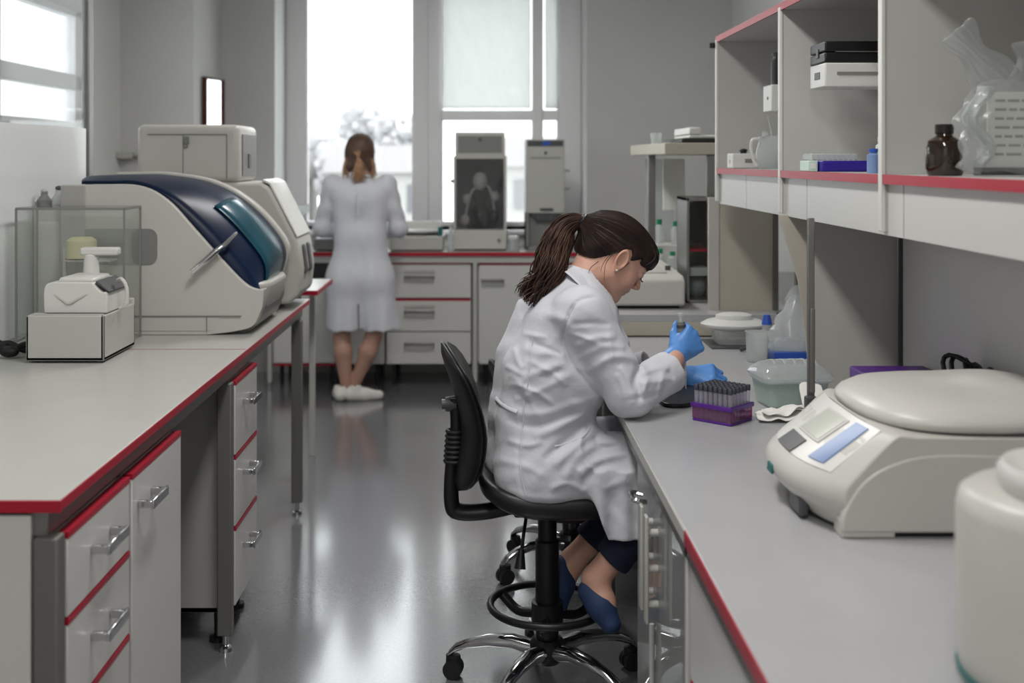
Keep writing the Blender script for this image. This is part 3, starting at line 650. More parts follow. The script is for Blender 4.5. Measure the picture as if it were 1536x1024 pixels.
for dx, z, r in ((-.1, ZB + .2, .03), (.1, ZB + .22, .035), (-.09, ZB + .34, .028), (.1, ZB + .36, .03), (0, ZB + .46, .05)):
    m = MB(o); m.ball((xc + dx, 7.87, z), (r, r, r * 1.3)); m.build('glint_bulb', mat('bulb%d' % int(z * 1000), (210, 206, 202) if dx < 0 or z > ZB + .3 else (34, 32, 32), .15), t)  # white and black vessel colours paint in the glints behind the glass
m = MB(o); m.tube(bez([(xc - .1, 7.88, ZB + .22), (xc - .05, 7.86, ZB + .4), (xc + .06, 7.87, ZB + .42), (xc + .1, 7.88, ZB + .24)], 6), .008); m.build('coil_tube', mat('coil', (222, 220, 216), .2), t)
m = MB(o); m.box(a0 + .01, a1 - .01, 7.80, 8.0, zt, pz(0, 198, 7.8)[1]); top = m.build('top_housing', CPLAST, t, .006)
m = MB(o); m.box(a0 + .03, a1 - .03, 7.796, 7.802, zt + .02, zt + .135); m.build('grey_panel', MGREY, top, .002)
m = MB(o); m.cyl((xc, 7.79, zt + .11), (xc, 7.80, zt + .11), .012, n=12); m.build('knob', DGREY, top)
m = MB(o); m.cyl((a1 - .05, 7.742, ZB + .07), (a1 - .05, 7.752, ZB + .07), .012, n=12); m.build('knob', MGREY, t)
m = MB(o); m.cyl((a0 - .02, 7.8, 1.35), (a0 + .005, 7.8, 1.35), .012, n=10); m.build('side_stub', DGREY, t)

o = at(.415, 7.9); b0, b1 = pz(789, 372, 7.75)[0], pz(847, 372, 7.75)[0]; zt = pz(0, 209, 7.75)[1]
t = thing('tall_cabinet_unit', 'tall narrow grey laboratory unit standing right of the dark glass apparatus', 'apparatus', o)
zm = pz(0, 320, 7.75)[1]
m = MB(o); m.box(b0, b1, 7.75, 8.08, zm, zt); m.build('upper_body', GPLAST, t, .006)
m = MB(o); m.box(b0, b0 + .02, 7.75, 8.08, ZB + .01, zm); m.box(b1 - .02, b1, 7.75, 8.08, ZB + .01, zm); m.box(b0, b1, 7.80, 8.08, ZB + .01, zm); m.box(b0, b1, 7.75, 8.08, ZB, ZB + .03); m.build('lower_bay', MGREY, t, .003)
m = MB(o); m.box(b0 + .01, b1 - .01, 7.744, 7.752, zt - .045, zt - .008); pn = m.build('control_panel', DGREY, t, .002)
m = MB(o); m.box(b0 + .11, b0 + .16, 7.741, 7.746, zt - .04, zt - .012); m.build('blue_display', BLUEP, pn)
m = MB(o); m.box(b0 + .03, b1 - .03, 7.745, 7.752, zt - .125, zt - .119); m.build('seam', MGREY, t)
m = MB(o); m.cyl((b0 + .13, 7.74, zt - .09), (b0 + .13, 7.752, zt - .09), .01, n=12); m.build('lock', DGREY, t)
m = MB(o); m.box(b0 + .09, b0 + .18, 7.738, 7.752, zm + .02, zm + .035); m.build('latch', DGREY, t, .002)
m = MB(o); m.prism([(b0 + .07, zm - .05), (b1 - .07, zm - .05), (b1 - .04, zm), (b0 + .04, zm)], 7.76, 7.80); m.build('spout', DGREY, t)
for z in (1.42, 1.30): m = MB(o); m.tube([(b1, 7.82, z), (b1 + .04, 7.82, z)], .008); m.build('hose_stub', GPLAST, t)

o = at(-.39, 7.83); t = thing('flat_scale', 'low white flat instrument on the window bench right of the standing person', 'instrument', o)
m = MB(o); m.box(-.62, -.265, 7.70, 8.0, ZB + .008, ZB + .10); m.build('body', GPLAST, t, .01, 3)
m = MB(o); m.lathe((-.44, 7.86, ZB + .1), [(0, 0), (.06, 0), (.07, .01), (.15, .022), (.155, .034), (.1, .04), (0, .042)], 32, 1, .8); m.build('round_pan', WPLAST, t)
m = MB(o); m.box(-.60, -.29, 7.93, 7.99, ZB + .1, ZB + .19); m.build('rear_housing', WPLAST, t, .012, 3)
m = MB(o); m.box(-.30, -.27, 7.72, 7.76, ZB + .1, ZB + .16); m.build('side_post', TEAL, t, .004)
o = at(-1.0, 7.83); t = thing('flat_scale', 'grey low instrument on the window bench left of the standing person', 'instrument', o)
m = MB(o); m.box(-1.12, -.93, 7.70, 7.98, ZB + .006, ZB + .085); m.build('body', MGREY, t, .01, 3)
m = MB(o); m.box(-1.08, -.97, 7.80, 7.95, ZB + .085, ZB + .105); m.build('lid', WPLAST, t, .01)
m = MB(o); m.box(-1.0, -.975, 7.72, 7.75, ZB + .085, ZB + .2); m.build('blue_bottle_holder', LBLUE, t, .006)
o = at(-1.24, 7.9); t = thing('plastic_bag', 'crumpled white plastic bag at the left end of the window bench', 'bag', o)
m = MB(o); r = random.Random(3); rings = []
for k in range(7):
    q = k / 6; rad = .12 * (1 - q * .55) + .01; rings.append([V((-1.30 + rad * 1.05 * math.cos(a) * r.uniform(.75, 1.2), 7.9 + rad * math.sin(a) * r.uniform(.8, 1.15), ZB + .002 + q * .24)) for a in [2 * PI * i / 14 for i in range(14)]])
m.loft(rings); m.build('bag', WPLAST, t, sub=1)
m = MB(o); m.loft([[V((-1.33 + .05 * i, 7.9, ZB + .23 + .03 * j + .02 * ((i + j) % 2))) for i in range(4)] for j in range(3)], False, False); m.build('knot', MILK2, t, solid=.003)
t = thing('small_bottle', 'small white bottle between the flat instrument and the dark glass apparatus', 'bottle', (-.215, 7.72, ZB)); q = MB(); q.lathe((0, 0, 0), [(0, 0), (.022, 0), (.022, .1), (.01, .12), (.01, .14), (0, .14)], 20); q.build('body', MILK2, t); q = MB(); q.cyl((0, 0, .14), (0, 0, .16), .012); q.build('cap', WPLAST, t)
t = thing('small_jar', 'small white jar between the two window-side cabinets', 'jar', (.2, 7.74, ZB)); q = MB(); q.lathe((0, 0, 0), [(0, 0), (.04, 0), (.04, .07), (.034, .08), (0, .08)], 20); q.build('body', MILK2, t); q = MB(); q.cyl((0, 0, .08), (0, 0, .1), .037); q.build('lid', WPLAST, t)
# ================================================================ right bench and shelf wall
ZR = .80; XR0 = .378
o = V((.8, 2.8, 0))
t = thing('lab_bench', 'lower cool grey workbench along the right where the person sits', 'workbench', o)
m = MB(o); m.box(XR0 + .003, 1.245, .75, 4.588, ZR - .026, ZR); m.build('worktop', TOPR, t, .002)
m = MB(o); m.box(XR0, XR0 + .003, .75, 2.2, ZR - .026, ZR - .001); m.build('red_edge', RED, t)
m = MB(o); m.box(XR0, XR0 + .003, 2.2, 4.588, ZR - .026, ZR - .001); m.build('pale_edge', GPLAST, t)
m = MB(o); m.box(XR0 + .003, 1.245, 3.328, 3.330, ZR, ZR + .0006); m.build('joint_line', GREY_L, t)
m = MB(o); m.box(XR0 + .01, XR0 + .045, .78, 4.56, ZR - .066, ZR - .026); m.box(1.19, 1.22, .78, 4.56, ZR - .066, ZR - .026); m.build('frame_rail', ALU, t, .003)
for x, y in ((XR0 + .03, 3.80), (XR0 + .03, 4.54), (1.2, 3.0), (1.2, 4.54), (1.2, .8)):
    m = MB(o); m.box(x - .02, x + .02, y - .02, y + .02, .03, ZR - .06); l = m.build('leg', STEELP, t, .003)
    m = MB(o); m.cyl((x, y, 0), (x, y, .04), .02); m.build('foot', CHROME, l)
CLEARP = pane('clear smoky panel', (225, 225, 223), .34)
# under-bench cabinets, fronts towards the aisle
o = V((.8, 2.6, 0)); t = thing('glazed_cabinet', 'clear fronted cabinet under the right bench beside the seated person', 'cabinet', o)
x0, y0, y1, z0, z1 = .392, 2.23, 2.965, .06, ZR - .03
m = MB(o); m.box(x0 + .012, 1.0, y1 - .018, y1, z0, z1); m.box(x0 + .012, 1.0, y0, y0 + .018, z0, z1); m.box(x0 + .012, 1.0, y0, y1, z0, z0 + .018); m.box(x0 + .012, 1.0, y0, y1, z1 - .018, z1); m.box(.98, 1.0, y0, y1, z0, z1); m.build('body', WHITE_L, t, .002)
m = MB(o); m.box(x0, x0 + .006, y0 + .004, y1, z0, z1); d = m.build('clear_door', CLEARP, t)
m = MB(o); m.box(x0 - .004, x0 + .010, y0 - .004, y0 + .018, z0, z1); m.build('white_post', WHITE_L, t, .002)
for y in (2.62, 2.70):
    m = MB(o); m.box(x0 - .03, x0 - .022, y - .015, y + .015, .46, .70); l = m.build('latch_bar', GPLAST, d, .003)
    for z in (.50, .58, .66): m = MB(o); m.cyl((x0, y, z), (x0 - .026, y, z), .009, n=12); m.build('latch_pin', GPLAST, l)
m = MB(o); m.tube(bez([(x0 - .012, 2.78, .70), (x0 - .04, 2.78, .705), (x0 - .04, 2.72, .705), (x0 - .012, 2.72, .70)], 4), .006); m.build('wire_handle', CHROME, d)
m = MB(o); m.tube([(x0 - .008, 2.66, .44), (x0 - .008, 2.66, .10)], .006); m.build('rod', GPLAST, d)
m = MB(o); m.box(x0 + .03, .95, y0 + .04, y1 - .04, z0 + .02, .30); m.build('white_tray', WPLAST, t, .01)
m = MB(o); m.tube(bez([(x0 + .02, 2.9, .14), (x0 + .02, 2.7, .23), (x0 + .02, 2.5, .33), (x0 + .02, 2.3, .38)], 5), .012); m.build('tube', GPLAST, t)
m = MB(o); m.box(x0 + .04, x0 + .10, 2.40, 2.58, .34, .72); m.build('inner_canister', MGREY, t, .02, 3)
o = V((.8, 1.7, 0)); t = thing('drawer_cabinet', 'white drawer cabinet under the near part of the right bench', 'cabinet', o)
x0, y0, y1 = .392, 1.2, 2.215
m = MB(o); m.box(x0 + .022, 1.0, y1 - .018, y1, z0, z1); m.box(x0 + .022, 1.0, y0, y0 + .018, z0, z1); m.box(x0 + .022, 1.0, y0, y1, z0, z0 + .018); m.box(x0 + .022, 1.0, y0, y1, z1 - .018, z1); m.box(.98, 1.0, y0, y1, z0, z1); m.build('body', GREY_L, t, .002)
for za, zb in ((.52, .755), (.29, .50), (.075, .275)): drawer_front(t, o, x0, y0 + .005, y1 - .005, za, zb, zb - .07, .16, -1)

# ---------------------------------------------------------------- higher bench beyond
o = V((.8, 5.4, 0)); t = thing('high_bench', 'higher grey bench with a steel front edge behind the right bench', 'workbench', o)
m = MB(o); m.box(XR0, 1.70, 4.592, 6.3, ZB - .03, ZB); m.build('worktop', TOPR, t, .002)
m = MB(o); m.box(XR0, 1.70, 4.592, 4.612, ZR + .003, ZB - .03); m.build('front_board', BEIGE, t, .002)
m = MB(o); m.box(XR0 + .03, 1.65, 4.64, 6.25, .1, ZB - .03); m.build('base_cupboard', GREY_L, t, .004)
m = MB(o); m.box(XR0 + .05, 1.62, 4.68, 6.2, 0, .1); m.build('plinth', DGREY, t)

# ---------------------------------------------------------------- reagent shelf unit
XS = .904; XB = 1.25; ZS = 1.464; ZSt = 1.973; YU = (4.52, 3.555, 2.65, 1.72)
o = V((1.07, 3.1, ZS)); t = thing('shelf_unit', 'grey open shelf unit with red edged shelves above the right bench', 'shelf', o)
for y in YU:
    m = MB(o); m.box(XS + .006, XB, y - .009, y + .009, 1.335, ZSt + (0 if y > 3 else .0)); u = m.build('upright', SHELFM, t, .001)
    m = MB(o); m.box(XS - .004, XS + .006, y - .012, y + .012, 1.335, ZSt - .012); m.build('front_edge', WPLAST, u, .002)
for y1, y0 in zip(YU, YU[1:]):
    m = MB(o); m.box(XS + .004, XB, y0 + .01, y1 - .01, ZS - .02, ZS); s = m.build('shelf_board', SHELFM, t, .001)
    m = MB(o); m.box(XS - .002, XS + .004, y0 + .012, y1 - .012, ZS - .021, ZS + .0005); m.build('red_edge', RED, s)
    m = MB(o); m.box(XS + .004, XB, y0 + .01, y1 - .01, ZSt - .02, ZSt); s = m.build('top_board', SHELFM, t, .001)
    m = MB(o); m.box(XS - .002, XS + .004, y0 - .005, y1 + .012 if y1 > 4 else y1 - .005, ZSt - .022, ZSt + .0005); m.build('red_edge', RED, s)
m = MB(o); m.box(XB, XB + .014, YU[-1], YU[0] + .01, ZR + .002, ZSt); m.build('back_panel', BACKP, t, .001)
for y in (3.48, 2.545, 3.05, 2.0, 4.0):
    pass
for ya_, yb_ in ((YU[3], 2.54), (2.546, 3.30), (3.306, 4.06), (4.066, YU[0] + .01)):
    m = MB(o); m.box(XS + .012, XS + .02, ya_, yb_, 1.326, ZS - .021); m.build('apron_board', WHITE_L, t, .001)
m = MB(o); m.box(XB - .01, XB, 3.475, 3.487, ZR + .002, 1.46); m.build('dark_joint', DGREY, t)
for y in (3.60, 4.40): m = MB(o); m.box(XB - .05, XB - .03, y - .012, y + .012, ZR + .002, 1.46); m.build('rear_post', WPLAST, t, .002)
m = MB(o); m.cyl((XS - .012, YU[0] + .02, 1.93), (XS - .012, YU[0] + .02, 1.95), .012); m.build('top_clip', BLACKP, t)
# divider screens standing under the shelf
o = V((1.1, 3.5, ZR)); t = thing('divider_screen', 'grey divider screen with slanted front edge, nearer one under the shelf unit', 'divider', o)
Y = 3.505
m = MB(o); m.prism([pz(1168, 322, Y), pz(1345, 322, Y), pz(1349, 588, Y), pz(1216, 588, Y), pz(1208, 500, Y), pz(1197, 420, Y)], Y, Y + .008); m.build('board', BEIGE, t, .001)
m = MB(o); m.prism([pz(1217, 322, Y), pz(1345, 322, Y), pz(1348, 587, Y), pz(1217, 587, Y)], Y - .005, Y - .001); m.build('grey_sheet', GREYB, t, .001)
m = MB(o); m.box(.985, 1.235, Y - .01, Y + .02, ZR, ZR + .01); m.build('foot_rail', ALU, t)
o = V((1.05, 4.75, ZB)); t = thing('divider_screen', 'beige divider screen, farther one behind the white lidded tub', 'divider', o)
Y = 4.72
m = MB(o); m.prism([pz(1062, 296, Y), pz(1160, 296, Y), pz(1158, 471, Y), pz(1062, 471, Y)], Y, Y + .008); m.build('board', BEIGE, t, .001)
m = MB(o); m.prism([pz(1062, 296, Y), pz(1078, 296, Y), pz(1078, 471, Y), pz(1062, 471, Y)], Y - .012, Y - .001); m.build('edge_strip', GREYB, t, .002)
m = MB(o); m.box(pz(1160, 0, Y)[0], pz(1167, 0, Y)[0], Y - .01, Y + .02, ZB, 1.42); m.build('post', STEELP, t, .002)
# thin upright rod at the bench with a clamp
o = P(1216, 640, 3.05); o.z = ZR; t = thing('support_rod', 'thin metal support rod with clamp rising from the right bench to the shelf', 'rod', o)
m = MB(); m.box(-.009, .009, -.006, .006, .01, 1.345 - ZR); m.build('rod', ALU, t, .002)
m = MB(); m.lathe((0, 0, 0), [(0, 0), (.03, 0), (.03, .006), (.012, .012), (0, .012)], 20); m.build('foot', ALU, t)
m = MB(); m.obox((-.004, -.012, .055), (.03, .02, .055), Matrix.Identity(3)); c = m.build('clamp', DGREY, t, .004)
m = MB(); m.tube(bez([(.01, -.02, .05), (.035, -.03, .055), (.05, -.02, .075)], 4), .005); m.cyl((.045, -.02, .07), (.06, -.02, .085), .009); m.build('clamp_screw', BLACKP, c)
m = MB(); m.obox((.002, -.009, .2), (.012, .012, .22), Matrix.Identity(3)); m.build('sleeve', STEELP, t, .003)

# ---------------------------------------------------------------- on the shelves
def cyl_thing(name, label, cat, loc, prof, mt, cap=None, group=None, n=24):
    t = thing(name, label, cat, loc, 0, group); q = MB(); q.lathe((0, 0, 0), prof, n); q.build('body', mt, t)
    if cap: q = MB(); q.lathe((0, 0, cap[0]), cap[1], n); q.build('cap', cap[2], t)
    return t
ZK = ZS + .0005
t = cyl_thing('amber_bottle', 'brown glass reagent bottle standing on the shelf beside the plastic bag', 'bottle', (.968, 2.45, ZK), [(0, 0), (.034, 0), (.038, .006), (.038, .06), (.034, .073), (.018, .083), (.017, .088), (0, .088)], AMBER, (.086, [(0, 0), (.016, 0), (.019, .003), (.019, .02), (.017, .022), (0, .022)], mat('dark cap', (30, 22, 18), .4)))
# wall-hung units
def hung(name, label, Y0, Y1, xa, zb, zm, zt):
    o = V((1.1, Y0, zb)); t = thing(name, label, 'box', o)
    m = MB(o); m.box(xa, XB - .001, Y0, Y1, zb, zm); b = m.build('white_box', WPLAST, t, .004)
    return o, t, b
o, t, b = hung('wall_box', 'white wall box carrying a black case, middle shelf compartment', 3.25, 3.40, .952, 1.70, 1.768, 1.826)
m = MB(o); m.box(.985, 1.16, 3.246, 3.252, 1.735, 1.742); m.build('vent_slot', MGREY, b)
m = MB(o); m.box(.9505, .953, 3.30, 3.35, 1.725, 1.745); m.build('side_vent', DGREY, b)
o = V((1.1, 3.25, 1.768)); t = thing('black_case', 'black hinged case lying on the white wall box in the middle compartment', 'case', o)
m = MB(o); m.box(.952, 1.235, 3.25, 3.40, 1.7685, 1.797); m.build('case_base', BLACKP, t, .004)
m = MB(o); m.box(.952, 1.235, 3.25, 3.40, 1.799, 1.828); l = m.build('case_lid', BLACKP, t, .004)
m = MB(o); m.box(.98, 1.2, 3.247, 3.251, 1.797, 1.800); m.build('silver_line', ALU, l)
m = MB(o); m.box(.949, .953, 3.31, 3.33, 1.785, 1.81); m.build('latch', DGREY, t, .001)
o, t, b = hung('wall_box', 'small white wall box carrying a black canister, farthest shelf compartment', 4.0, 4.12, .988, 1.662, 1.755, 0)
m = MB(o); m.ball((.987, 4.05, 1.71), (.003, .006, .006)); m.build('button', MGREY, b)
t = cyl_thing('black_canister', 'black canister standing on the small white wall box', 'canister', (1.045, 4.055, 1.7555), [(0, 0), (.045, 0), (.045, .085), (.038, .1), (0, .1)], BLACKP, (.1, [(0, 0), (.04, 0), (.042, .012), (0, .016)], DGREY))
o = V((.97, 4.36, ZK)); t = thing('small_box', 'small white box with black knob on the farthest shelf compartment', 'box', o)
m = MB(o); m.box(.915, 1.03, 4.28, 4.38, ZK, ZK + .055); b = m.build('box', WPLAST, t, .004)
m = MB(o); m.cyl((.965, 4.33, ZK + .055), (.965, 4.33, ZK + .062), .012); m.ball((.965, 4.33, ZK + .066), (.016, .016, .007)); m.build('knob', BLACKP, t)
m = MB(o); m.cyl((.9145, 4.33, ZK + .025), (.9155, 4.33, ZK + .025), .008); m.box(.96, 1.0, 4.279, 4.281, ZK + .02, ZK + .035); m.build('mark', MGREY, b)
o = V((1.012, 4.1, ZK)); t = thing('glass_jug', 'clear plastic jug with handle on the farthest shelf compartment', 'jug', o)
m = MB(o); m.lathe((1.012, 4.1, ZK), [(0, 0), (.04, 0), (.052, .02), (.054, .06), (.042, .1), (.045, .115), (.042, .116), (.039, .1), (.05, .06), (.048, .022), (0, .004)], 24); m.build('body', MILK, t)
m = MB(o); m.tube(bez([(.972, 4.1, ZK + .105), (.945, 4.1, ZK + .10), (.942, 4.1, ZK + .06), (.957, 4.1, ZK + .015), (.967, 4.1, ZK + .02)], 6), .006); m.build('handle', WPLAST, t)
m = MB(o); m.tube(bez([(1.012, 4.1, ZK + .004), (1.012, 4.1, ZK + .12), (1.0, 4.1, ZK + .18), (.995, 4.1, ZK + .195)], 5), .003); m.cyl((.98, 4.07, ZK + .11), (.985, 4.075, ZK + .128), .01, n=12); m.build('straw', MILK, t)
# rack with tips
o = V((1.0, 3.3, ZK)); t = thing('tip_rack', 'indigo tip rack with clear lid on the middle shelf compartment', 'rack', o)
m = MB(o); m.box(.935, 1.085, 3.22, 3.34, ZK, ZK + .03); m.build('tray', INDIGO, t, .004)
m = MB(o); m.box(.925, 1.06, 3.30, 3.38, ZK + .031, ZK + .05); m.build('clear_lid', MILK2, t, .003)
for k in range(9):
    m = MB(o); m.cyl((.932 + k * .0145, 3.305, ZK + .031), (.932 + k * .0145, 3.305, ZK + .049), .005, n=8); m.build('tip', WPLAST, t)
o = V((.915, 3.32, ZK)); t = thing('mint_box', 'small mint green box at the left end of the indigo tip rack', 'box', o)
m = MB(o); m.box(.906, .932, 3.25, 3.34, ZK, ZK + .03); m.build('box', MINT, t, .002)
m = MB(o); m.box(.912, .926, 3.2485, 3.2505, ZK + .008, ZK + .022); m.build('paper_label', PAPER, t)
for k, (x, y, h, lab) in enumerate(((.957, 2.86, .06, 'short blue and white bottle half hidden by the shelf upright'), (.985, 2.88, .09, 'taller white bottle half hidden by the shelf upright'))):
    cyl_thing('small_bottle', lab, 'bottle', (x, y, ZK), [(0, 0), (.016, 0), (.016, h * .75), (.009, h * .82), (.009, h * .86), (0, h * .86)], LBLUE if k == 0 else WPLAST, (h * .86, [(0, 0), (.011, 0), (.011, h * .14), (0, h * .14)], BLUEP if k == 0 else WPLAST))
# plastic bag with a printed sheet inside
o = V((1.08, 2.36, ZK)); t = thing('plastic_bag', 'clear plastic bag holding a printed sheet on the nearest shelf', 'bag', o)
r = random.Random(11); rings = []
NX_ = 22
def bagpt(a, q):
    rx, ry = .125, .05; wob = 1 + .16 * math.sin(3 * a + q * 9) + .1 * math.sin(7 * a - q * 13)
    sh = 1 - .25 * q ** 2
    return V((1.085 + rx * math.cos(a) * wob * sh, 2.36 + ry * math.sin(a) * wob * (1 - .6 * q), ZK + .004 + .19 * q + .008 * math.sin(5 * a)))
for k in range(12): rings.append([bagpt(2 * PI * i / 32, k / 11) for i in range(32)])
m = MB(o); m.loft(rings, True); m.build('bag', pane('bag film', (240, 241, 241), .2, rough=.18), t, sub=1)
for sx, tip in ((-1, P(1432, 46, 2.36)), (1, P(1545, 60, 2.36))):
    base = V((1.085 + sx * .035, 2.36, ZK + .185)); m = MB(o); rows = []
    for k in range(9):
        q = k / 8; c = base.lerp(tip, q); wv = .045 * (1 - .25 * q) + .01 * math.sin(q * 8)
        dirv = (tip - base).normalized(); sd = V((dirv.z, 0, -dirv.x))
        rows.append([c + sd * wv * (i / 5 - 1) + V((0, .014 * math.sin(i * 1.9 + q * 4), 0)) for i in range(11)])
    m.loft(rows, False, False); m.build('bag_ear', MATS['bag film'], t, solid=.002, sub=1)
m = MB(o); rows = [[V((.97 + .025 * i / 3 + .02 * math.sin(k), 2.325 + .01 * math.sin(i * 2 + k), ZK + .02 + k * .02)) for i in range(5)] for k in range(9)]; m.loft(rows, False, False); m.build('crumpled_fold', MILK2, t, solid=.002)
pg = MB(o); pg.box(1.015, 1.19, 2.349, 2.352, ZK + .008, ZK + .17); pg = pg.build('printed_sheet', PAPER, t)
m = MB(o)
for k in range(7):
    z = ZK + .15 - k * .018; x = 1.03
    while x < 1.17:
        l = r.uniform(.012, .03); m.box(x, min(x + l, 1.18), 2.3475, 2.3485, z, z + .005); x += l + .006
m.build('print_lines', mat('faded print', (150, 150, 148), .8), pg)
m = MB(o); m.box(1.0, 1.19, 2.34, 2.38, ZK + .002, ZK + .018); m.build('dark_strip', DGREY, t)
# ================================================================ on the right bench
ZT_ = ZR
# ---- low centrifuge in the foreground
o = V((.85, 2.35, ZR)); t = thing('centrifuge', 'beige low centrifuge with sloping control panel in the right foreground', 'centrifuge', o)
base = [(.635, ZR + .010), (.618, ZR + .030), (.598, ZR + .050), (.588, ZR + .070), (.592, ZR + .090), (.612, ZR + .108), (.66, ZR + .142), (.715, ZR + .178), (.745, ZR + .192), (.775, ZR + .192), (.80, ZR + .190)]
bc = curve2(base, 4)
def cf_ring(y, u):
    nose = .075 * abs(u) ** 2.6; zs = 1 - .02 * u * u
    return [V((x + nose * max(0, (.80 - x) / .2), y, ZR + (z - ZR) * zs)) for x, z in bc] + [V((1.17, y, ZR + .188 * zs)), V((1.20, y, ZR + .17)), V((1.20, y, ZR + .012)), V((1.17, y, ZR + .010))]
m = MB(o); y0, y1 = 2.15, 2.60; N_ = 18
m.loft([cf_ring(y0 + (y1 - y0) * (k / N_), -1 + 2 * k / N_) for k in range(N_ + 1)]); bd = m.build('body', CPLAST, t, .012, 4, ang=50)
m = MB(o); m.prism(curve2([(.66, ZR + .012), (.665, ZR + .05), (.70, ZR + .105), (.76, ZR + .140), (.84, ZR + .155), (1.0, ZR + .152), (1.17, ZR + .150)], 5) + [(1.17, ZR + .012)], y0 - .004, y0 + .02); m.build('side_bulge', CPLAST, bd, .006, 3)
m = MB(o); m.prism([(.66, ZR + .0), (.76, ZR + .0), (.76, ZR + .018), (.735, ZR + .035), (.66, ZR + .035)], y0 + .0, y0 + .05); m.build('front_foot', CPLAST, t, .004)
m = MB(o); m.box(.70, 1.18, y0 + .012, y1 - .02, ZR, ZR + .012); m.build('dark_underside', RUBBER, t)
m = MB(o); m.box(.612, .632, 2.26, 2.34, ZR + .006, ZR + .045); m.build('front_recess', DGREY, t, .006)
# lid: flattened dome
m = MB(o); rings = []; nl = 40
def lidr(s, z): return [V((.965 + .225 * s * (abs(math.cos(a)) ** .7 * (1 if math.cos(a) > 0 else -1)), 2.385 + .232 * s * (abs(math.sin(a)) ** .7 * (1 if math.sin(a) > 0 else -1)), z + .012 * max(0, math.cos(a)))) for a in [2 * PI * k / nl for k in range(nl)]]
for s, z in ((.90, ZR + .188), (.97, ZR + .190), (1.0, ZR + .197), (.995, ZR + .206), (.96, ZR + .216), (.85, ZR + .230), (.65, ZR + .240), (.35, ZR + .245), (.05, ZR + .247)): rings.append(lidr(s, z))
m.loft(rings); ld = m.build('lid', CPLAST, t, ang=60)
m = MB(o); m.loft([lidr(.955, ZR + .180), lidr(.962, ZR + .192)]); m.build('lid_gasket', DGREY, ld)
m = MB(o); m.ball((.79, 2.43, ZR + .222), (.010, .008, .004)); m.build('lid_mark', MGREY, ld)
# control panel lying on the slope
sl0, sl1 = V((.618, 0, ZR + .112)), V((.735, 0, ZR + .1895)); sd = (sl1 - sl0); nn = V((-sd.z, 0, sd.x)).normalized()
def slope_pt(s_, y, off):
    p = sl0 + sd * s_; u = -1 + 2 * (y - 2.15) / .45; nose = .075 * abs(u) ** 2.6
    return V((p.x + nose * max(0, (.80 - p.x) / .2), y, ZR + (p.z - ZR) * (1 - .02 * u * u))) + nn * off
def on_slope(name, s0, s1, ya, yb, mt, par, r=0.004, off=.004):
    q = MB(o); n1, n2 = 6, 10
    def ring(s_): return [slope_pt(s_, ya + (yb - ya) * j / n2, off) for j in range(n2 + 1)] + [slope_pt(s_, yb + (ya - yb) * j / n2, -.006) for j in range(n2 + 1)]
    q.loft([ring(s0 + (s1 - s0) * i / n1) for i in range(n1 + 1)]); return q.build(name, mt, par)
pnl = on_slope('control_panel', -.02, 1.0, 2.195, 2.555, WPLAST, t, .006, .002)
on_slope('blue_strip', .08, .93, 2.225, 2.275, LBLUE, pnl, .002, .0045)
s_ = on_slope('display', .38, .85, 2.31, 2.42, mat('display grey green', (186, 188, 178), .25), pnl, .001, .005)
on_slope('display_frame', .34, .89, 2.30, 2.43, GPLAST, pnl, .002, .0042)
on_slope('dark_button_field', -.02, .27, 2.34, 2.44, DGREY, pnl, .012, .0048)
m = MB(o); m.obox((.5875, 2.385, ZR + .07), (.006, .04, .02), Matrix.Rotation(.15, 3, 'Y')); m.build('teal_badge', TEAL, t, .003)
# ---- round bench centrifuge, nearest the camera
rc_x, rc_y = .765, 1.52
o = V((rc_x, rc_y, ZR)); t = thing('round_centrifuge', 'white round lidded instrument at the lower right corner nearest the camera', 'centrifuge', o)
m = MB(); m.lathe((0, 0, 0), [(0, .012), (.126, .012), (.136, .03), (.140, .06), (.140, .238), (.135, .258), (.122, .268), (.095, .270), (0, .270)], 56); m.build('body', CPLAST, t, ang=50)
m = MB(); m.lathe((.012, -.025, 0), [(.1, .266), (.108, .28), (.110, .297), (.103, .306), (.095, .304), (.088, .297), (.05, .298), (0, .299)], 56); m.build('lid', WPLAST, t, ang=60)
m = MB(); m.lathe((0, 0, 0), [(0, .0), (.11, .0), (.128, .004), (.138, .02), (.1395, .030), (.13, .03), (.1, .02), (0, .02)], 56); m.build('teal_base', TEAL, t)
m = MB(); m.ball((-.02, -.04, .301), (.005, .005, .003)); m.build('lid_screw', MGREY, t)
# ---- purple box and cable coil against the wall
o = V((1.15, 2.95, ZR)); t = thing('purple_box', 'purple lidded box against the wall behind the beige centrifuge', 'box', o)
m = MB(o); m.box(1.035, 1.235, 2.96, 3.28, ZR, ZR + .085); m.build('tray', PURPLE, t, .004)
m = MB(o); m.box(1.03, 1.24, 2.955, 3.285, ZR + .085, ZR + .118); m.build('lid', PURPLE, t, .005)
o = V((1.15, 2.78, ZR)); m = MB(o)
for k in range(5):
    rx = .085 + .012 * k % .03; pts = [V((1.17 + .04 * math.sin(a * 1 + k) + .004 * k, 2.795 + .13 * math.cos(a), ZR + .115 + .075 * math.sin(a + .5 * k) + .005 * k)) for a in [2 * PI * i / 20 for i in range(21)]]
    m.tube(pts, .006, 8)
m.tube(bez([(1.2, 2.8, ZR + .08), (1.19, 2.75, ZR + .2), (1.19, 2.70, ZR + .17), (1.2, 2.67, ZR + .02), (1.215, 2.66, ZR + .008)], 6), .006)
c = m.build('cable_coil', CABLE); c.location = o; tag(c, 'loose coil of black cable behind the beige centrifuge', 'cable')
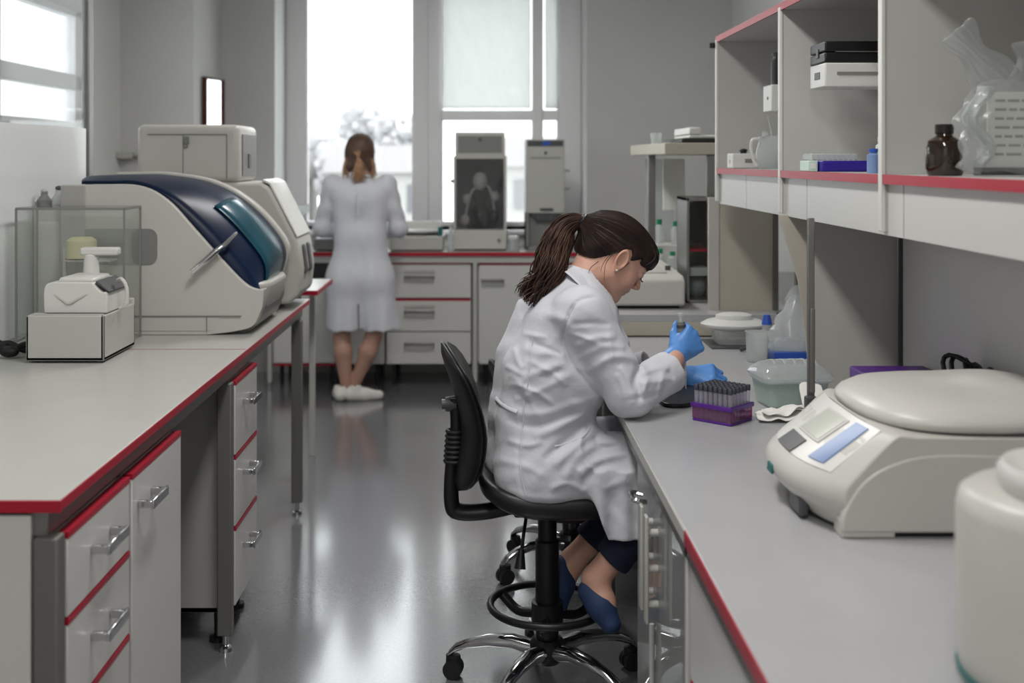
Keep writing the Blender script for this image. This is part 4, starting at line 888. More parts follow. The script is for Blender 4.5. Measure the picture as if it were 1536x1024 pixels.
# ---- tube rack
c0 = D(1083, 618, ZR + .0); o = V((.640, 3.125, ZR)); A = math.radians(-43); t = thing('tube_rack', 'purple tube rack filled with dark capped tubes on the right bench', 'rack', o, A)
RW, RD = .118, .108
m = MB(); m.box(-RW / 2, RW / 2, -RD / 2, RD / 2, .0, .008); m.build('bottom_plate', PURPLE, t, .002)
MAG = pane('magenta plastic', (226, 130, 212), .12)
m = MB(); w_ = .003
for a in ((-RW / 2, RW / 2, -RD / 2, -RD / 2 + w_), (-RW / 2, RW / 2, RD / 2 - w_, RD / 2), (-RW / 2, -RW / 2 + w_, -RD / 2, RD / 2), (RW / 2 - w_, RW / 2, -RD / 2, RD / 2)): m.box(*a, .008, .040)
m.build('side_walls', MAG, t)
m = MB(); e_ = .004
for a in ((-RW / 2 - e_, RW / 2 + e_, -RD / 2 - e_, -RD / 2 + .006), (-RW / 2 - e_, RW / 2 + e_, RD / 2 - .006, RD / 2 + e_), (-RW / 2 - e_, -RW / 2 + .006, -RD / 2, RD / 2), (RW / 2 - .006, RW / 2 + e_, -RD / 2, RD / 2)): m.box(*a, .038, .049)
for k in range(1, 8): m.box(-RW / 2 + RW * k / 8 - .001, -RW / 2 + RW * k / 8 + .001, -RD / 2, RD / 2, .040, .045)
for k in range(1, 6): m.box(-RW / 2, RW / 2, -RD / 2 + RD * k / 6 - .001, -RD / 2 + RD * k / 6 + .001, .040, .045)
m.build('top_frame', PURPLE, t, .0015)
TUBE = pane('tube plastic', (240, 236, 246), .3); CAPM = mat('dark slate cap', (58, 60, 72), .4)
TUBEM = pane('tube liquid', (206, 130, 200), .45)
R = Matrix.Rotation(A, 3, 'Z'); first = None
for i in range(8):
    for j in range(6):
        p = o + R @ V((-RW / 2 + RW * (i + .5) / 8, -RD / 2 + RD * (j + .5) / 6, .0085))
        if first is None:
            tb = first = thing('sample_tube', 'small clear tube with dark slate cap standing in the purple rack', 'tube', p, 0, 'capped tubes in the purple rack')
            q = MB(); q.lathe((0, 0, 0), [(0, 0), (.0035, .001), (.0055, .008), (.0058, .075), (0, .075)], 10); q.build('body', TUBE, tb)
            q = MB(); q.lathe((0, 0, .073), [(0, 0), (.0066, 0), (.0066, .013), (.005, .015), (0, .015)], 10); q.build('cap', CAPM, tb)
        else:
            tb = copy_tree(first); tb.location = p
# ---- black pad under the hands
o = V((.60, 3.46, ZR)); m = MB(o); m.prism(curve2([(.50, 3.36), (.51, 3.29), (.56, 3.275), (.61, 3.32), (.66, 3.42), (.665, 3.52), (.60, 3.55), (.53, 3.48)], 4), ZR, ZR + .012, 'z')
pd = m.build('black_pad', BLACKP, None, .004); pd.location = o; tag(pd, 'flat black holder on the bench under the gloved hands', 'holder')
# ---- mint tub with clear lid
def tub(o, t, hw, hd, z0, z1, mt, name, taper=.9, par=None):
    m = MB(); m.loft([rr2(hw * taper, hd * taper, z0), rr2(hw, hd, z1)]); return m.build(name, mt, par or t, .003, ang=50)
def rr2(hw, hd, z, r=.025, n=4):
    pts = []
    for cx, cy, a0 in ((hw - r, hd - r, 0), (-hw + r, hd - r, 90), (-hw + r, -hd + r, 180), (hw - r, -hd + r, 270)):
        for k in range(n + 1): a = math.radians(a0 + 90 * k / n); pts.append(V((cx + r * math.cos(a), cy + r * math.sin(a), z)))
    return pts
o = V((.873, 3.325, ZR)); t = thing('clear_tub', 'translucent tub with mint green contents beside the support rod', 'tub', o, .12)
tub(o, t, .094, .075, .0, .075, MINTL, 'tub_body', .85)
tub(o, t, .088, .069, .004, .055, MINT, 'mint_contents', .88)
m = MB(); m.loft([rr2(.1, .082, .078), rr2(.104, .086, .088), rr2(.098, .08, .098), rr2(.08, .065, .115), rr2(.06, .05, .122)]); l = m.build('lid', MILK, t, .002, ang=60)
m = MB(); m.loft([rr2(.1, .082, .074), rr2(.103, .085, .08)]); m.build('lid_rim', MILK2, l)
for k in range(5): m = MB(); x = -.06 + .03 * k; m.tube(bez([(x, -.05, .112), (x + .01, 0, .127), (x, .05, .114)], 4), .0035); m.build('lid_fold', MILK2, l)
# ---- clear cup stand behind the tub
o = D(1140, 545, ZR); o = V((.945, 4.03, ZR)); t = thing('clear_beaker', 'clear plastic beaker standing behind the mint tub', 'beaker', o)
q = MB(); q.lathe((0, 0, 0), [(0, 0), (.035, 0), (.038, .10), (.041, .104), (.038, .104), (.034, .004), (0, .004)], 24); q.build('body', MILK2, t)
q = MB(); q.box(.02, .06, -.004, .004, .0, .105); q.build('side_fin', ACRYL, t, .002)
# ---- blue tip box with crumpled bag
o = V((1.085, 4.10, ZR)); t = thing('blue_tray', 'blue tray with clear walls behind the mint tub', 'tray', o)
q = MB(); q.box(-.10, .10, -.06, .06, 0, .03); q.build('tray', BLUEP, t, .004)
q = MB()
for a in ((-.10, .10, -.062, -.059), (-.10, .10, .059, .062), (-.102, -.099, -.06, .06), (.099, .102, -.06, .06)): q.box(*a, .03, .07)
q.build('clear_wall', ACRYL, t)
o = V((1.075, 4.10, ZR + .031)); t = thing('plastic_bag', 'crumpled clear plastic bag heaped in the blue tray', 'bag', o)
r = random.Random(5); rings = []
for k in range(9):
    q_ = k / 8; rad = .085 * (1 - q_ ** 1.6 * .8) + .006; rings.append([V((rad * math.cos(a) * r.uniform(.72, 1.1) + .03 * q_, rad * .62 * math.sin(a) * r.uniform(.7, 1.1), q_ * .19)) for a in [2 * PI * i / 16 for i in range(16)]])
m = MB(); m.loft(rings); m.build('bag', pane('bag film two', (246, 247, 248), .5, rough=.15), t, ang=25)
m = MB(); m.loft([[V((-.02 + .02 * i + .012 * j, .01 * math.sin(i + j), .165 + .02 * j)) for i in range(4)] for j in range(4)], False, False); m.build('bag_tip', MILK2, t, solid=.002)
t = thing('small_tube', 'small blue capped tube standing behind the white lidded tub', 'tube', (1.045, 4.30, ZR)); q = MB(); q.lathe((0, 0, 0), [(0, 0), (.012, 0), (.018, .09), (0, .09)], 16); q.build('body', MILK2, t); q = MB(); q.cyl((0, 0, .09), (0, 0, .125), .02, .012); q.build('cap', BLUEP, t)
t = thing('knob_stand', 'short dark metal knob on a stem beside the blue capped tube', 'knob', (1.115, 4.35, ZR)); q = MB(); q.cyl((0, 0, 0), (0, 0, .11), .008); q.build('stem', DGREY, t); q = MB(); q.ball((0, 0, .12), (.022, .018, .016)); q.build('head', BLACKP, t)
# ---- white lidded tub on a dark tray
o = V((.95, 4.40, ZR)); t = thing('lidded_tub', 'white translucent tub with wide domed lid near the far end of the right bench', 'tub', o)
m = MB(); m.loft([rr2(.075, .06, .008), rr2(.088, .07, .062)]); m.build('tub_body', MILK2, t, ang=50)
m = MB(); m.lathe((-.005, 0, 0), [(0, .060), (.1, .060), (.124, .072), (.126, .08), (.10, .094), (.07, .098), (.068, .112), (.05, .118), (0, .118)], 36, 1, .75); m.build('lid', mat('white soft plastic', (214, 214, 210), .4), t, ang=60)
o = V((.945, 4.34, ZR)); m = MB(o); m.box(.84, 1.06, 4.29, 4.5, ZR, ZR + .007); tr = m.build('dark_tray', DGREY, None, .002); tr.location = o; tag(tr, 'thin dark tray under the white domed lid tub', 'tray')
o = V((1.0, 4.24, ZR)); t = thing('tweezers_case', 'small grey metal tool lying in front of the white domed lid tub', 'tool', o, .2)
m = MB(); m.tube(bez([(-.07, 0, .008), (-.02, .004, .02), (.05, -.01, .012)], 5), .008, 8); m.build('handle', DGREY, t)
m = MB(); m.obox((.04, -.01, .012), (.09, .03, .018), Matrix.Rotation(.2, 3, 'Z')); m.build('white_pad', WPLAST, t, .004)
# ---- tissue wipes and clear lens thing
o = V((.80, 3.13, ZR)); t = thing('paper_wipes', 'crumpled white paper wipes lying at the foot of the support rod', 'paper', o)
r = random.Random(9)
for nm, zz, sc in (('lower_sheet', .002, 1.), ('upper_sheet', .014, .8)):
    m = MB(); m.loft([[V((sc * (-.075 + .15 * i / 8) + .012 * (j / 6), sc * (-.045 + .09 * j / 6), zz + r.uniform(0, .02) + (.012 if i > 5 else 0))) for i in range(9)] for j in range(7)], False, False); m.build(nm, PAPER, t, solid=.0025, sub=1)
m = MB(); m.loft([[V((.055 + .02 * i, -.01 + .03 * j - .01 * i, .02 + .035 * j + .01 * ((i + j) % 2))) for i in range(4)] for j in range(3)], False, False); m.build('raised_corner', PAPER, t, solid=.002, sub=1)
o = D(1205, 668, ZR); t = thing('glass_dish', 'small clear glass dish on edge beside the beige centrifuge nose', 'dish', o)
q = MB(); q.torus((0, 0, .008), .024, .005, 28, 8); q.torus((.004, 0, .02), .021, .004, 28, 8); q.build('rim', GLASS if False else ACRYL, t); q = MB(); q.lathe((0, 0, 0), [(0, 0), (.02, 0), (.024, .02), (0, .02)], 24); q.build('bowl', MILK, t)

# ================================================================ higher bench: instrument, bottles, cabinet, stand
o = V((.68, 5.2, ZB)); t = thing('bench_reader', 'white low wide instrument with sloped top beyond the seated face', 'instrument', o)
x0, x1 = pz(905, 0, 4.75)[0], pz(1028, 0, 4.75)[0]
m = MB(o); m.prism([(4.75, ZB + .012), (4.75, ZB + .115), (4.78, ZB + .135), (5.35, ZB + .150), (5.35, ZB + .012)], x0, x1, 'x'); m.build('body', CPLAST, t, .012, 3)
m = MB(o); m.box(x0 + .02, x1 - .02, 4.78, 5.3, ZB, ZB + .015); m.build('dark_base', RUBBER, t)
m = MB(o); m.prism([(4.84, ZB + .136), (5.1, ZB + .143), (5.1, ZB + .150), (4.84, ZB + .143)], x0 + .17, x1 - .06, 'x'); m.build('top_window', GPLAST, t, .003)
m = MB(o); m.cyl((x1 - .04, 4.95, ZB + .14), (x1 - .04, 4.95, ZB + .158), .012); m.build('knob', DGREY, t)
o = V((.88, 5.55, ZB)); t = thing('bottle_rack', 'white stepped rack behind the low wide instrument', 'rack', o)
m = MB(o); m.box(.80, 1.0, 5.42, 5.72, ZB, ZB + .09); m.build('lower_step', WPLAST, t, .004); m = MB(o); m.box(.80, 1.0, 5.57, 5.72, ZB + .0905, ZB + .20); m.build('upper_step', WPLAST, t, .004)
k = 0
for x, y, z, h, lab in ((.83, 5.48, .0905, .10, 'leftmost green capped bottle on the lower step behind the wide instrument'), (.89, 5.49, .0905, .085, 'middle green capped bottle on the lower step behind the wide instrument'), (.95, 5.48, .0905, .105, 'right green capped bottle on the lower step behind the wide instrument'),
                        (.85, 5.64, .2005, .12, 'left green capped bottle on the upper step behind the wide instrument'), (.93, 5.64, .2005, .11, 'right green capped bottle on the upper step behind the wide instrument')):
    cyl_thing('reagent_bottle', lab, 'bottle', (x, y, ZB + z), [(0, 0), (.021, 0), (.021, h * .66), (.01, h * .78), (0, h * .78)], MILK2, (h * .78, [(0, 0), (.013, 0), (.013, h * .22), (0, h * .22)], GREEN), 'green capped bottles behind the wide instrument')
o = V((1.0, 5.05, ZB)); t = thing('display_case', 'dark glazed case standing left of the beige divider screen', 'case', o)
x0, x1 = pz(1030, 0, 4.95)[0], pz(1075, 0, 4.95)[0]
m = MB(o); m.box(x0, x0 + .012, 4.95, 5.2, ZB, 1.335); m.box(x1 - .012, x1, 4.95, 5.2, ZB, 1.335); m.box(x0, x1, 4.95, 5.2, 1.32, 1.335); m.box(x0, x1, 5.19, 5.2, ZB, 1.335); m.box(x0, x1, 4.95, 5.2, ZB, ZB + .012); m.build('frame', ALU, t, .002)
m = MB(o); m.box(x0 + .012, x1 - .012, 5.16, 5.18, 1.13, 1.31); m.build('dark_board', mat('dark teal board', (52, 60, 62), .3), t)
m = MB(o); m.box(x0 + .012, x1 - .012, 4.97, 5.18, 1.105, 1.115); m.build('red_shelf', RED, t)
m = MB(o); m.box(x0 + .012, x1 - .012, 4.99, 5.17, 1.0, 1.035); m.build('grey_shelf', GPLAST, t)
m = MB(o); m.ball(((x0 + x1) / 2, 5.07, ZB + .062), (.045, .05, .05)); m.build('plastic_bundle', MILK2, t)
m = MB(o); m.box(x0 + .012, x1 - .012, 4.952, 4.956, ZB + .012, 1.32); m.build('glass_front', GLASS, t)
# tall stand with slab top
o = V((1.0, 5.5, ZB)); t = thing('slab_stand', 'tall stand with a thick pale slab top in the far right corner', 'stand', o)
m = MB(o); m.box(.775, 1.40, 4.98, 6.15, 1.518, 1.568); m.build('slab', mat('pale stone slab', (176, 170, 156), .5, var=.04), t, .003)
for x, y in ((.80, 5.55), (.975, 5.02), (1.36, 6.1), (1.36, 5.02)): m = MB(o); m.box(x - .017, x + .017, y - .017, y + .017, ZB, 1.518); m.build('post', ALU, t, .002)
m = MB(o); m.box(.82, .96, 5.90, 5.906, ZB + .22, 1.5); m.build('clear_back_sheet', MILK, t)
m = MB(o); m.box(.88, .985, 5.70, 5.72, 1.25, 1.5); m.build('hanging_white_sheet', PAPER, t)
o = V((1.0, 5.2, 1.568)); t = thing('black_tray', 'flat black tray lying on the slab of the tall corner stand', 'tray', o)
m = MB(o); m.box(.86, 1.18, 5.05, 5.55, 1.5685, 1.588); m.build('tray', BLACKP, t, .006)
o = V((1.0, 5.2, 1.589)); t = thing('white_tray', 'white plastic tray set on the flat black tray of the tall stand', 'tray', o)
m = MB(o); m.box(.90, 1.15, 5.10, 5.5, 1.5885, 1.604); m.box(.90, .95, 5.10, 5.5, 1.604, 1.638); m.build('tray', WPLAST, t, .006)
t = cyl_thing('small_cup', 'small clear cup at the left end of the tall stand slab', 'cup', (.80, 5.4, 1.5685), [(0, 0), (.022, 0), (.026, .05), (.024, .05), (.02, .003), (0, .003)], MILK2)
# ================================================================ swivel chairs
def make_chair(label, loc, rz, base_rot, seat_z, group=None, back_h=1.0):
    t = thing('swivel_chair', label, 'chair', loc, rz, group)
    R_ = .275
    for k, a in enumerate(base_rot):
        a = math.radians(a); d = V((math.cos(a), math.sin(a), 0)); s = V((-d.y, d.x, 0))
        rings = []
        for q, z, w, h in ((.035, .105, .026, .024), (.10, .120, .025, .020), (.17, .117, .022, .017), (.23, .104, .019, .014), (R_ - .008, .088, .017, .012), (R_ + .012, .070, .014, .010)):
            c = d * q + V((0, 0, z)); rings.append([c + s * (w * math.cos(b)) + V((0, 0, 1)) * (h * math.sin(b)) for b in [2 * PI * i / 12 for i in range(12)]])
        m = MB(); m.loft(rings); leg = m.build('base_leg', CHROME, t, ang=60)
        c = d * R_; m = MB()
        for sd_ in (-1, 1): m.cyl(c + s * (sd_ * .004) + V((0, 0, .027)), c + s * (sd_ * .022) + V((0, 0, .027)), .027, n=20)
        m.loft([[c + d * (.022 * math.cos(b)) + s * (.016 * math.sin(b)) + V((0, 0, z)) for b in [2 * PI * i / 12 for i in range(12)]] for z in (.030, .052, .066)])
        m.build('caster', RUBBER, leg, ang=50)
    m = MB(); m.lathe((0, 0, 0), [(0, .07), (.035, .07), (.05, .085), (.052, .125), (.04, .14), (0, .14)], 24); m.build('hub', BLACKP, t)
    m = MB(); m.lathe((0, 0, 0), [(0, .13), (.032, .13), (.034, .2), (.034, seat_z - .16), (.027, seat_z - .155), (.027, seat_z - .06), (0, seat_z - .06)], 24); m.build('gas_column', BLACKP, t)
    zr = .232
    m = MB(); m.torus((0, 0, zr), .162, .0105, 56, 10); rg = m.build('foot_ring', BLACKP, t)
    m = MB(); m.lathe((0, 0, 0), [(0, zr - .05), (.045, zr - .05), (.045, zr + .01), (.036, zr + .012), (0, zr + .012)], 20)
    m.build('ring_collar', BLACKP, rg)
    for a in (20, 140, 260):
        a = math.radians(a); d = V((math.cos(a), math.sin(a), 0)); m = MB(); m.tube(bez([d * .03 + V((0, 0, zr - .03)), d * .10 + V((0, 0, zr - .04)), d * .16 + V((0, 0, zr - .004))], 5), .014, 10, .7); m.build('ring_spoke', BLACKP, rg)
    m = MB(); m.box(-.10, .09, -.07, .07, seat_z - .075, seat_z - .055); m.build('seat_plate', BLACKP, t, .006)
    m = MB(); m.tube(bez([(-.06, -.03, seat_z - .07), (-.075, -.10, seat_z - .10), (-.085, -.13, seat_z - .15)], 5), .005); m.cyl((-.085, -.13, seat_z - .14), (-.09, -.142, seat_z - .19), .008, .016, 12); m.build('lever', BLACKP, t)
    # cushion seat, dished, higher at the rear
    def seat_ring(sx, z, lift):
        out = []
        for i in range(40):
            a = 2 * PI * i / 40; ca, sa = math.cos(a), math.sin(a); ex = .62
            x = .20 * sx * (abs(ca) ** ex) * (1 if ca > 0 else -1); y = .205 * sx * (abs(sa) ** ex) * (1 if sa > 0 else -1)
            out.append(V((x, y, z + lift * max(0, -x) ** 2 * 1.1 - lift * max(0, x) ** 2 * .25)))
        return out
    m = MB(); m.loft([seat_ring(s_, seat_z + z, l) for s_, z, l in ((.55, -.055, 1), (.84, -.052, 1), (.97, -.038, 1), (1.0, -.018, 1), (.985, .0, 1), (.93, .010, 1), (.8, .008, .9), (.5, .002, .7), (.1, 0, .5))]); m.build('seat', BLACKV, t, ang=70)
    # backrest pad
    zb0, zb1 = seat_z - .005, seat_z + .405 * back_h
    rings = []
    for k in range(15):
        q = k / 14; z = zb0 + (zb1 - zb0) * q; wv = .18 * (max(.02, 1 - (2 * q - 1) ** 4)) ** .5
        xc = -.198 + .035 * math.cos((q - .45) * 3.2) - .055 * max(0, q - .45) - .02; th = .021 * (max(.06, 1 - (2 * q - 1) ** 6)) ** .5
        ring = []
        for i in range(28):
            a = 2 * PI * i / 28; y = wv * math.cos(a); x = xc + th * math.sin(a) - .055 * (1 - (y / .18) ** 2) * .6
            ring.append(V((x, y, z)))
        rings.append(ring)
    m = MB(); m.loft(rings); bk = m.build('backrest', BLACKV, t, ang=70)
    m = MB(); m.loft([[V((p.x - .010, p.y * 1.025, zb0 - .004 + (p.z - zb0) * 1.012)) for p in r_] for r_ in rings]); m.build('back_shell', BLACKP, bk, ang=70)
    xb = -.285
    m = MB(); m.tube(bez([(-.10, 0, seat_z - .06), (-.18, 0, seat_z - .075), (-.25, 0, seat_z - .075), (-.272, 0, seat_z - .05), (-.270, 0, seat_z + .05), (-.255, 0, seat_z + .15), (-.258, 0, seat_z + .25)], 5), .025, 12, .8); m.build('back_bar', BLACKP, t)
    m = MB()
    for k in range(7): m.torus((-.267 + .001 * k, 0, seat_z + .07 + .014 * k), .024, .006, 20, 6)
    m.build('bellows', RUBBER, t)
    m = MB(); m.cyl((-.290, 0, seat_z + .23), (-.26, 0, seat_z + .23), .02, .024); m.cyl((-.300, 0, seat_z + .23), (-.290, 0, seat_z + .23), .014); m.build('height_knob', DGREY, t)
    return t
make_chair('black swivel chair with foot ring that the seated person sits on', (.182, 3.32, 0), math.radians(3), [165, -123, -51, 21, 93], .575)
make_chair('second black swivel chair standing behind the occupied one', (.32, 4.25, 0), math.radians(8), [200, -88, -16, 56, 128], .43, None, .85)
# ================================================================ seated person
def basis(Fd, up):
    Fd = V(Fd).normalized(); L_ = V(up).cross(Fd).normalized(); U_ = Fd.cross(L_); return Matrix((Fd, L_, U_)).transposed()
PW = .16                                                   # turned slightly away from the camera
FW = V((math.cos(PW), math.sin(PW), 0)); LF = V((-math.sin(PW), math.cos(PW), 0))
YC = 3.32
pel, wai, che, upp, nek = P(806, 694, YC), P(824, 622, YC), P(851, 548, YC), P(874, 486, YC), P(882, 432, YC)
pelB, waiB, cheB, uppB, nekB = P(800, 694, YC), P(797, 622, YC), P(809, 548, YC), P(830, 484, YC), P(856, 432, YC)
hipR, hipL = pel - LF * .085, pel + LF * .085
kneeR, kneeL = V((.575, 3.24, .648)), V((.585, 3.46, .648))
shR, shL = P(874, 468, 3.16), P(893, 470, 3.50)
elR, cuR = P(944, 590, 3.15), P(1005, 557, 3.25)
elL, cuL = P(925, 568, 3.62), P(974, 551, 3.58)
fR = (cuR - elR).normalized(); fL = (cuL - elL).normalized()
wrR = cuR + fR * .012; wrL = V((.555, 3.60, .842))
HC = P(921, 390, YC + .03)                                 # between the ears
PITCH = math.radians(42)
hF = (FW * math.cos(PITCH) + V((0, 0, -1)) * math.sin(PITCH)); HB = basis(hF, (0, 0, 1))
def hloc(v): return HB.transposed() @ (V(v) - HC)
def hw(v): return HB @ V(v) + HC

# folds pressed into the cloth, as strokes running over the camera-side surface
FOLDS = [([(894, 445), (866, 453), (850, 482), (845, 516), (866, 557), (905, 600)], -.006, 3.5),      # armhole seam
         ([(862, 520), (890, 508), (925, 505)], .006, 7), ([(862, 540), (905, 520), (938, 522)], .005, 7),
         ([(880, 560), (920, 535), (958, 540)], .006, 7), ([(930, 548), (945, 575), (950, 606)], .008, 8), ([(958, 543), (955, 575), (965, 605)], -.008, 8), ([(966, 560), (985, 552), (1005, 552)], .005, 6), ([(958, 575), (985, 572), (1008, 566)], .005, 7), ([(940, 600), (965, 596), (1000, 588)], -.005, 6),
         ([(776, 580), (800, 560), (850, 545)], .005, 8), ([(770, 600), (800, 590), (860, 560)], .004, 7), ([(782, 520), (810, 530), (850, 528)], .004, 8), ([(765, 560), (790, 590), (815, 640)], .004, 8),
         ([(760, 628), (800, 640), (860, 622), (900, 612)], -.004, 6), ([(752, 612), (800, 622), (850, 610), (900, 596)], .005, 9),
         ([(800, 655), (840, 640), (890, 610)], .007, 9), ([(815, 690), (850, 660), (888, 628)], -.006, 8), ([(830, 700), (870, 665), (895, 640)], .007, 9), ([(850, 720), (862, 690), (900, 664), (944, 660)], .006, 9), ([(870, 735), (895, 700), (944, 690)], -.005, 9), ([(870, 715), (900, 690), (944, 678)], .005, 8), ([(905, 735), (940, 718)], .004, 8),
         ([(757, 520), (752, 580), (748, 640), (744, 700)], .003, 9), ([(795, 500), (790, 560), (782, 620), (778, 700), (786, 745)], -.004, 4),
         ([(792, 511), (831, 527), (845, 531)], -.004, 5), ([(784, 500), (821, 507)], .004, 5), ([(771, 521), (776, 541), (784, 554)], .004, 5), ([(808, 568), (845, 554)], -.004, 5), ([(764, 575), (804, 588), (831, 608)], .005, 5), ([(777, 588), (797, 608)], -.004, 5), ([(757, 548), (787, 564)], .004, 5), ([(790, 540), (830, 560), (850, 580)], .004, 5),
         ([(855, 487), (888, 484), (915, 487)], -.004, 5), ([(851, 500), (878, 507), (905, 520)], .005, 5), ([(912, 500), (916, 520), (919, 541)], .005, 5), ([(949, 588), (952, 565), (962, 551)], -.006, 5), ([(962, 605), (967, 581), (973, 565)], .006, 5), ([(985, 600), (992, 575), (996, 555)], .004, 5), ([(1000, 555), (1010, 568)], -.004, 4), ([(925, 560), (935, 580), (938, 600)], .005, 6),
         ([(760, 660), (790, 668), (815, 662)], .005, 6), ([(748, 690), (790, 700), (815, 715)], .004, 7), ([(825, 735), (850, 725), (880, 738)], .004, 6), ([(890, 655), (905, 672), (930, 668)], -.006, 6), ([(880, 640), (870, 660), (876, 690), (900, 715)], .006, 6),
         ([(760, 735), (800, 748), (850, 748)], .004, 8), ([(815, 470), (845, 480), (860, 500)], .004, 9)]
def folds(p, gain=1., ymax=3.34):
    px = np.float32(CX) + np.float32(F) * p[0] / p[1]; py = np.float32(CY) + np.float32(F) * (np.float32(H) - p[2]) / p[1]
    out = np.zeros_like(p[0]); side = np.clip((np.float32(ymax) - p[1]) * 12, 0, 1)
    for pts, amp, wd in FOLDS:
        pts = curve2(pts, 3); d = None; ns = len(pts) - 1
        for si, ((ax, ay), (bx, by)) in enumerate(zip(pts, pts[1:])):
            vx, vy = bx - ax, by - ay; h = np.clip(((px - ax) * vx + (py - ay) * vy) / (vx * vx + vy * vy + 1e-6), 0, 1)
            q = (px - ax - h * vx) ** 2 + (py - ay - h * vy) ** 2; t = (si + h) / ns
            if d is None: d, tp = q, t
            else: tp = np.where(q < d, t, tp); d = np.minimum(d, q)
        out -= np.float32(amp * gain * 1.15) * np.exp(-d / np.float32(wd * wd * .62)) * np.sqrt(np.clip(4 * tp * (1 - tp), 0, 1))
    return out * side
def ripple(p): return .0016 * np.sin(p[0] * 61 + 3 * np.sin(p[2] * 23)) * np.sin(p[2] * 47 + p[1] * 31 + 2 * np.sin(p[0] * 19))

def torso_field(p, off=0.):
    d = None
    def U(x, k=.05):
        nonlocal d
        d = x if d is None else smin(d, x, k)
    for s in (-1, 1):
        U(rc(p, pel + LF * s * .078, wai + LF * s * .058, .115 + off, .098 + off)); U(rc(p, wai + LF * s * .058, che + LF * s * .068, .098 + off, .104 + off))
        U(rc(p, che + LF * s * .068, upp + LF * s * .075, .104 + off, .080 + off))
        U(rc(p, pelB + LF * s * .078, waiB + LF * s * .058, .115 + off, .100 + off)); U(rc(p, waiB + LF * s * .058, cheB + LF * s * .072, .100 + off, .102 + off))
        U(rc(p, cheB + LF * s * .072, uppB + LF * s * .080, .102 + off, .088 + off)); U(rc(p, uppB + LF * s * .07, nekB + LF * s * .02, .088 + off, .050 + off))
    U(rc(p, upp + LF * .03, shR, .075 + off, .066 + off), .06); U(rc(p, upp, shL, .075 + off, .064 + off), .06); U(rc(p, upp, nek, .080 + off, .060 + off), .05)
    U(rc(p, P(890, 474, 3.34), P(900, 520, 3.34), .052 + off, .085 + off), .04)
    U(rc(p, hipR, kneeR, .112 + off, .086 + off), .06); U(rc(p, hipL, kneeL, .112 + off, .086 + off), .06)
    return d
def coat_f(p):
    d = torso_field(p)
    aR = smin(rc(p, shR, elR, .068, .060), rc(p, elR, cuR, .061, .057), .03); aR = smax(aR, plane(p, cuR, fR), .002)
    aR = np.maximum(aR, -rc(p, cuR - fR * .03, cuR + fR * .05, .046, .050))
    aL = smin(rc(p, shL, elL, .066, .058), rc(p, elL, cuL, .058, .053), .03); aL = smax(aL, plane(p, cuL, fL), .002)
    aL = np.maximum(aL, -rc(p, cuL - fL * .03, cuL + fL * .05, .044, .048))
    d = smin(d, smin(aR, aL, .01), .028)
    d = smax(d, .572 - p[2], .02)                                                   # rests on the seat
    d = smax(d, (ZR + .004) - p[2] - 2.0 * (p[0] < .34) - 2.0 * (p[2] < .74), .004)   # sleeves rest on the bench
    # skirt of the coat hanging down beside the seat front
    fl = None
    wave = .007 * np.sin(p[0] * 95) + .004 * np.sin(p[0] * 41 + p[2] * 30)
    for n, c in (((-.88, 0, -.35), (.312, 0, .54)), ((0, 0, -1), (.4, 0, .475)), ((1, 0, 0), (.56, 0, 0)), ((0, 0, 1), (0, 0, .66))):
        q = plane(p, c, n); fl = q if fl is None else np.maximum(fl, q)
    sh1 = np.abs(p[1] - (3.135 + .02 * (p[2] - .5) + wave)) - .006; sh2 = np.abs(p[1] - (3.50 + wave)) - .006
    d = smin(d, np.maximum(fl, np.minimum(sh1, sh2)), .02)
    # neck opening
    d = np.maximum(d, -rc(p, nek + (HC - nek) * .1, nek + (HC - nek) * .9, .058, .066))
    return d + folds(p) + ripple(p)
vq = field_mesh(coat_f, (-.02, 3.0, .45), (.66, 3.76, 1.22), .0038)

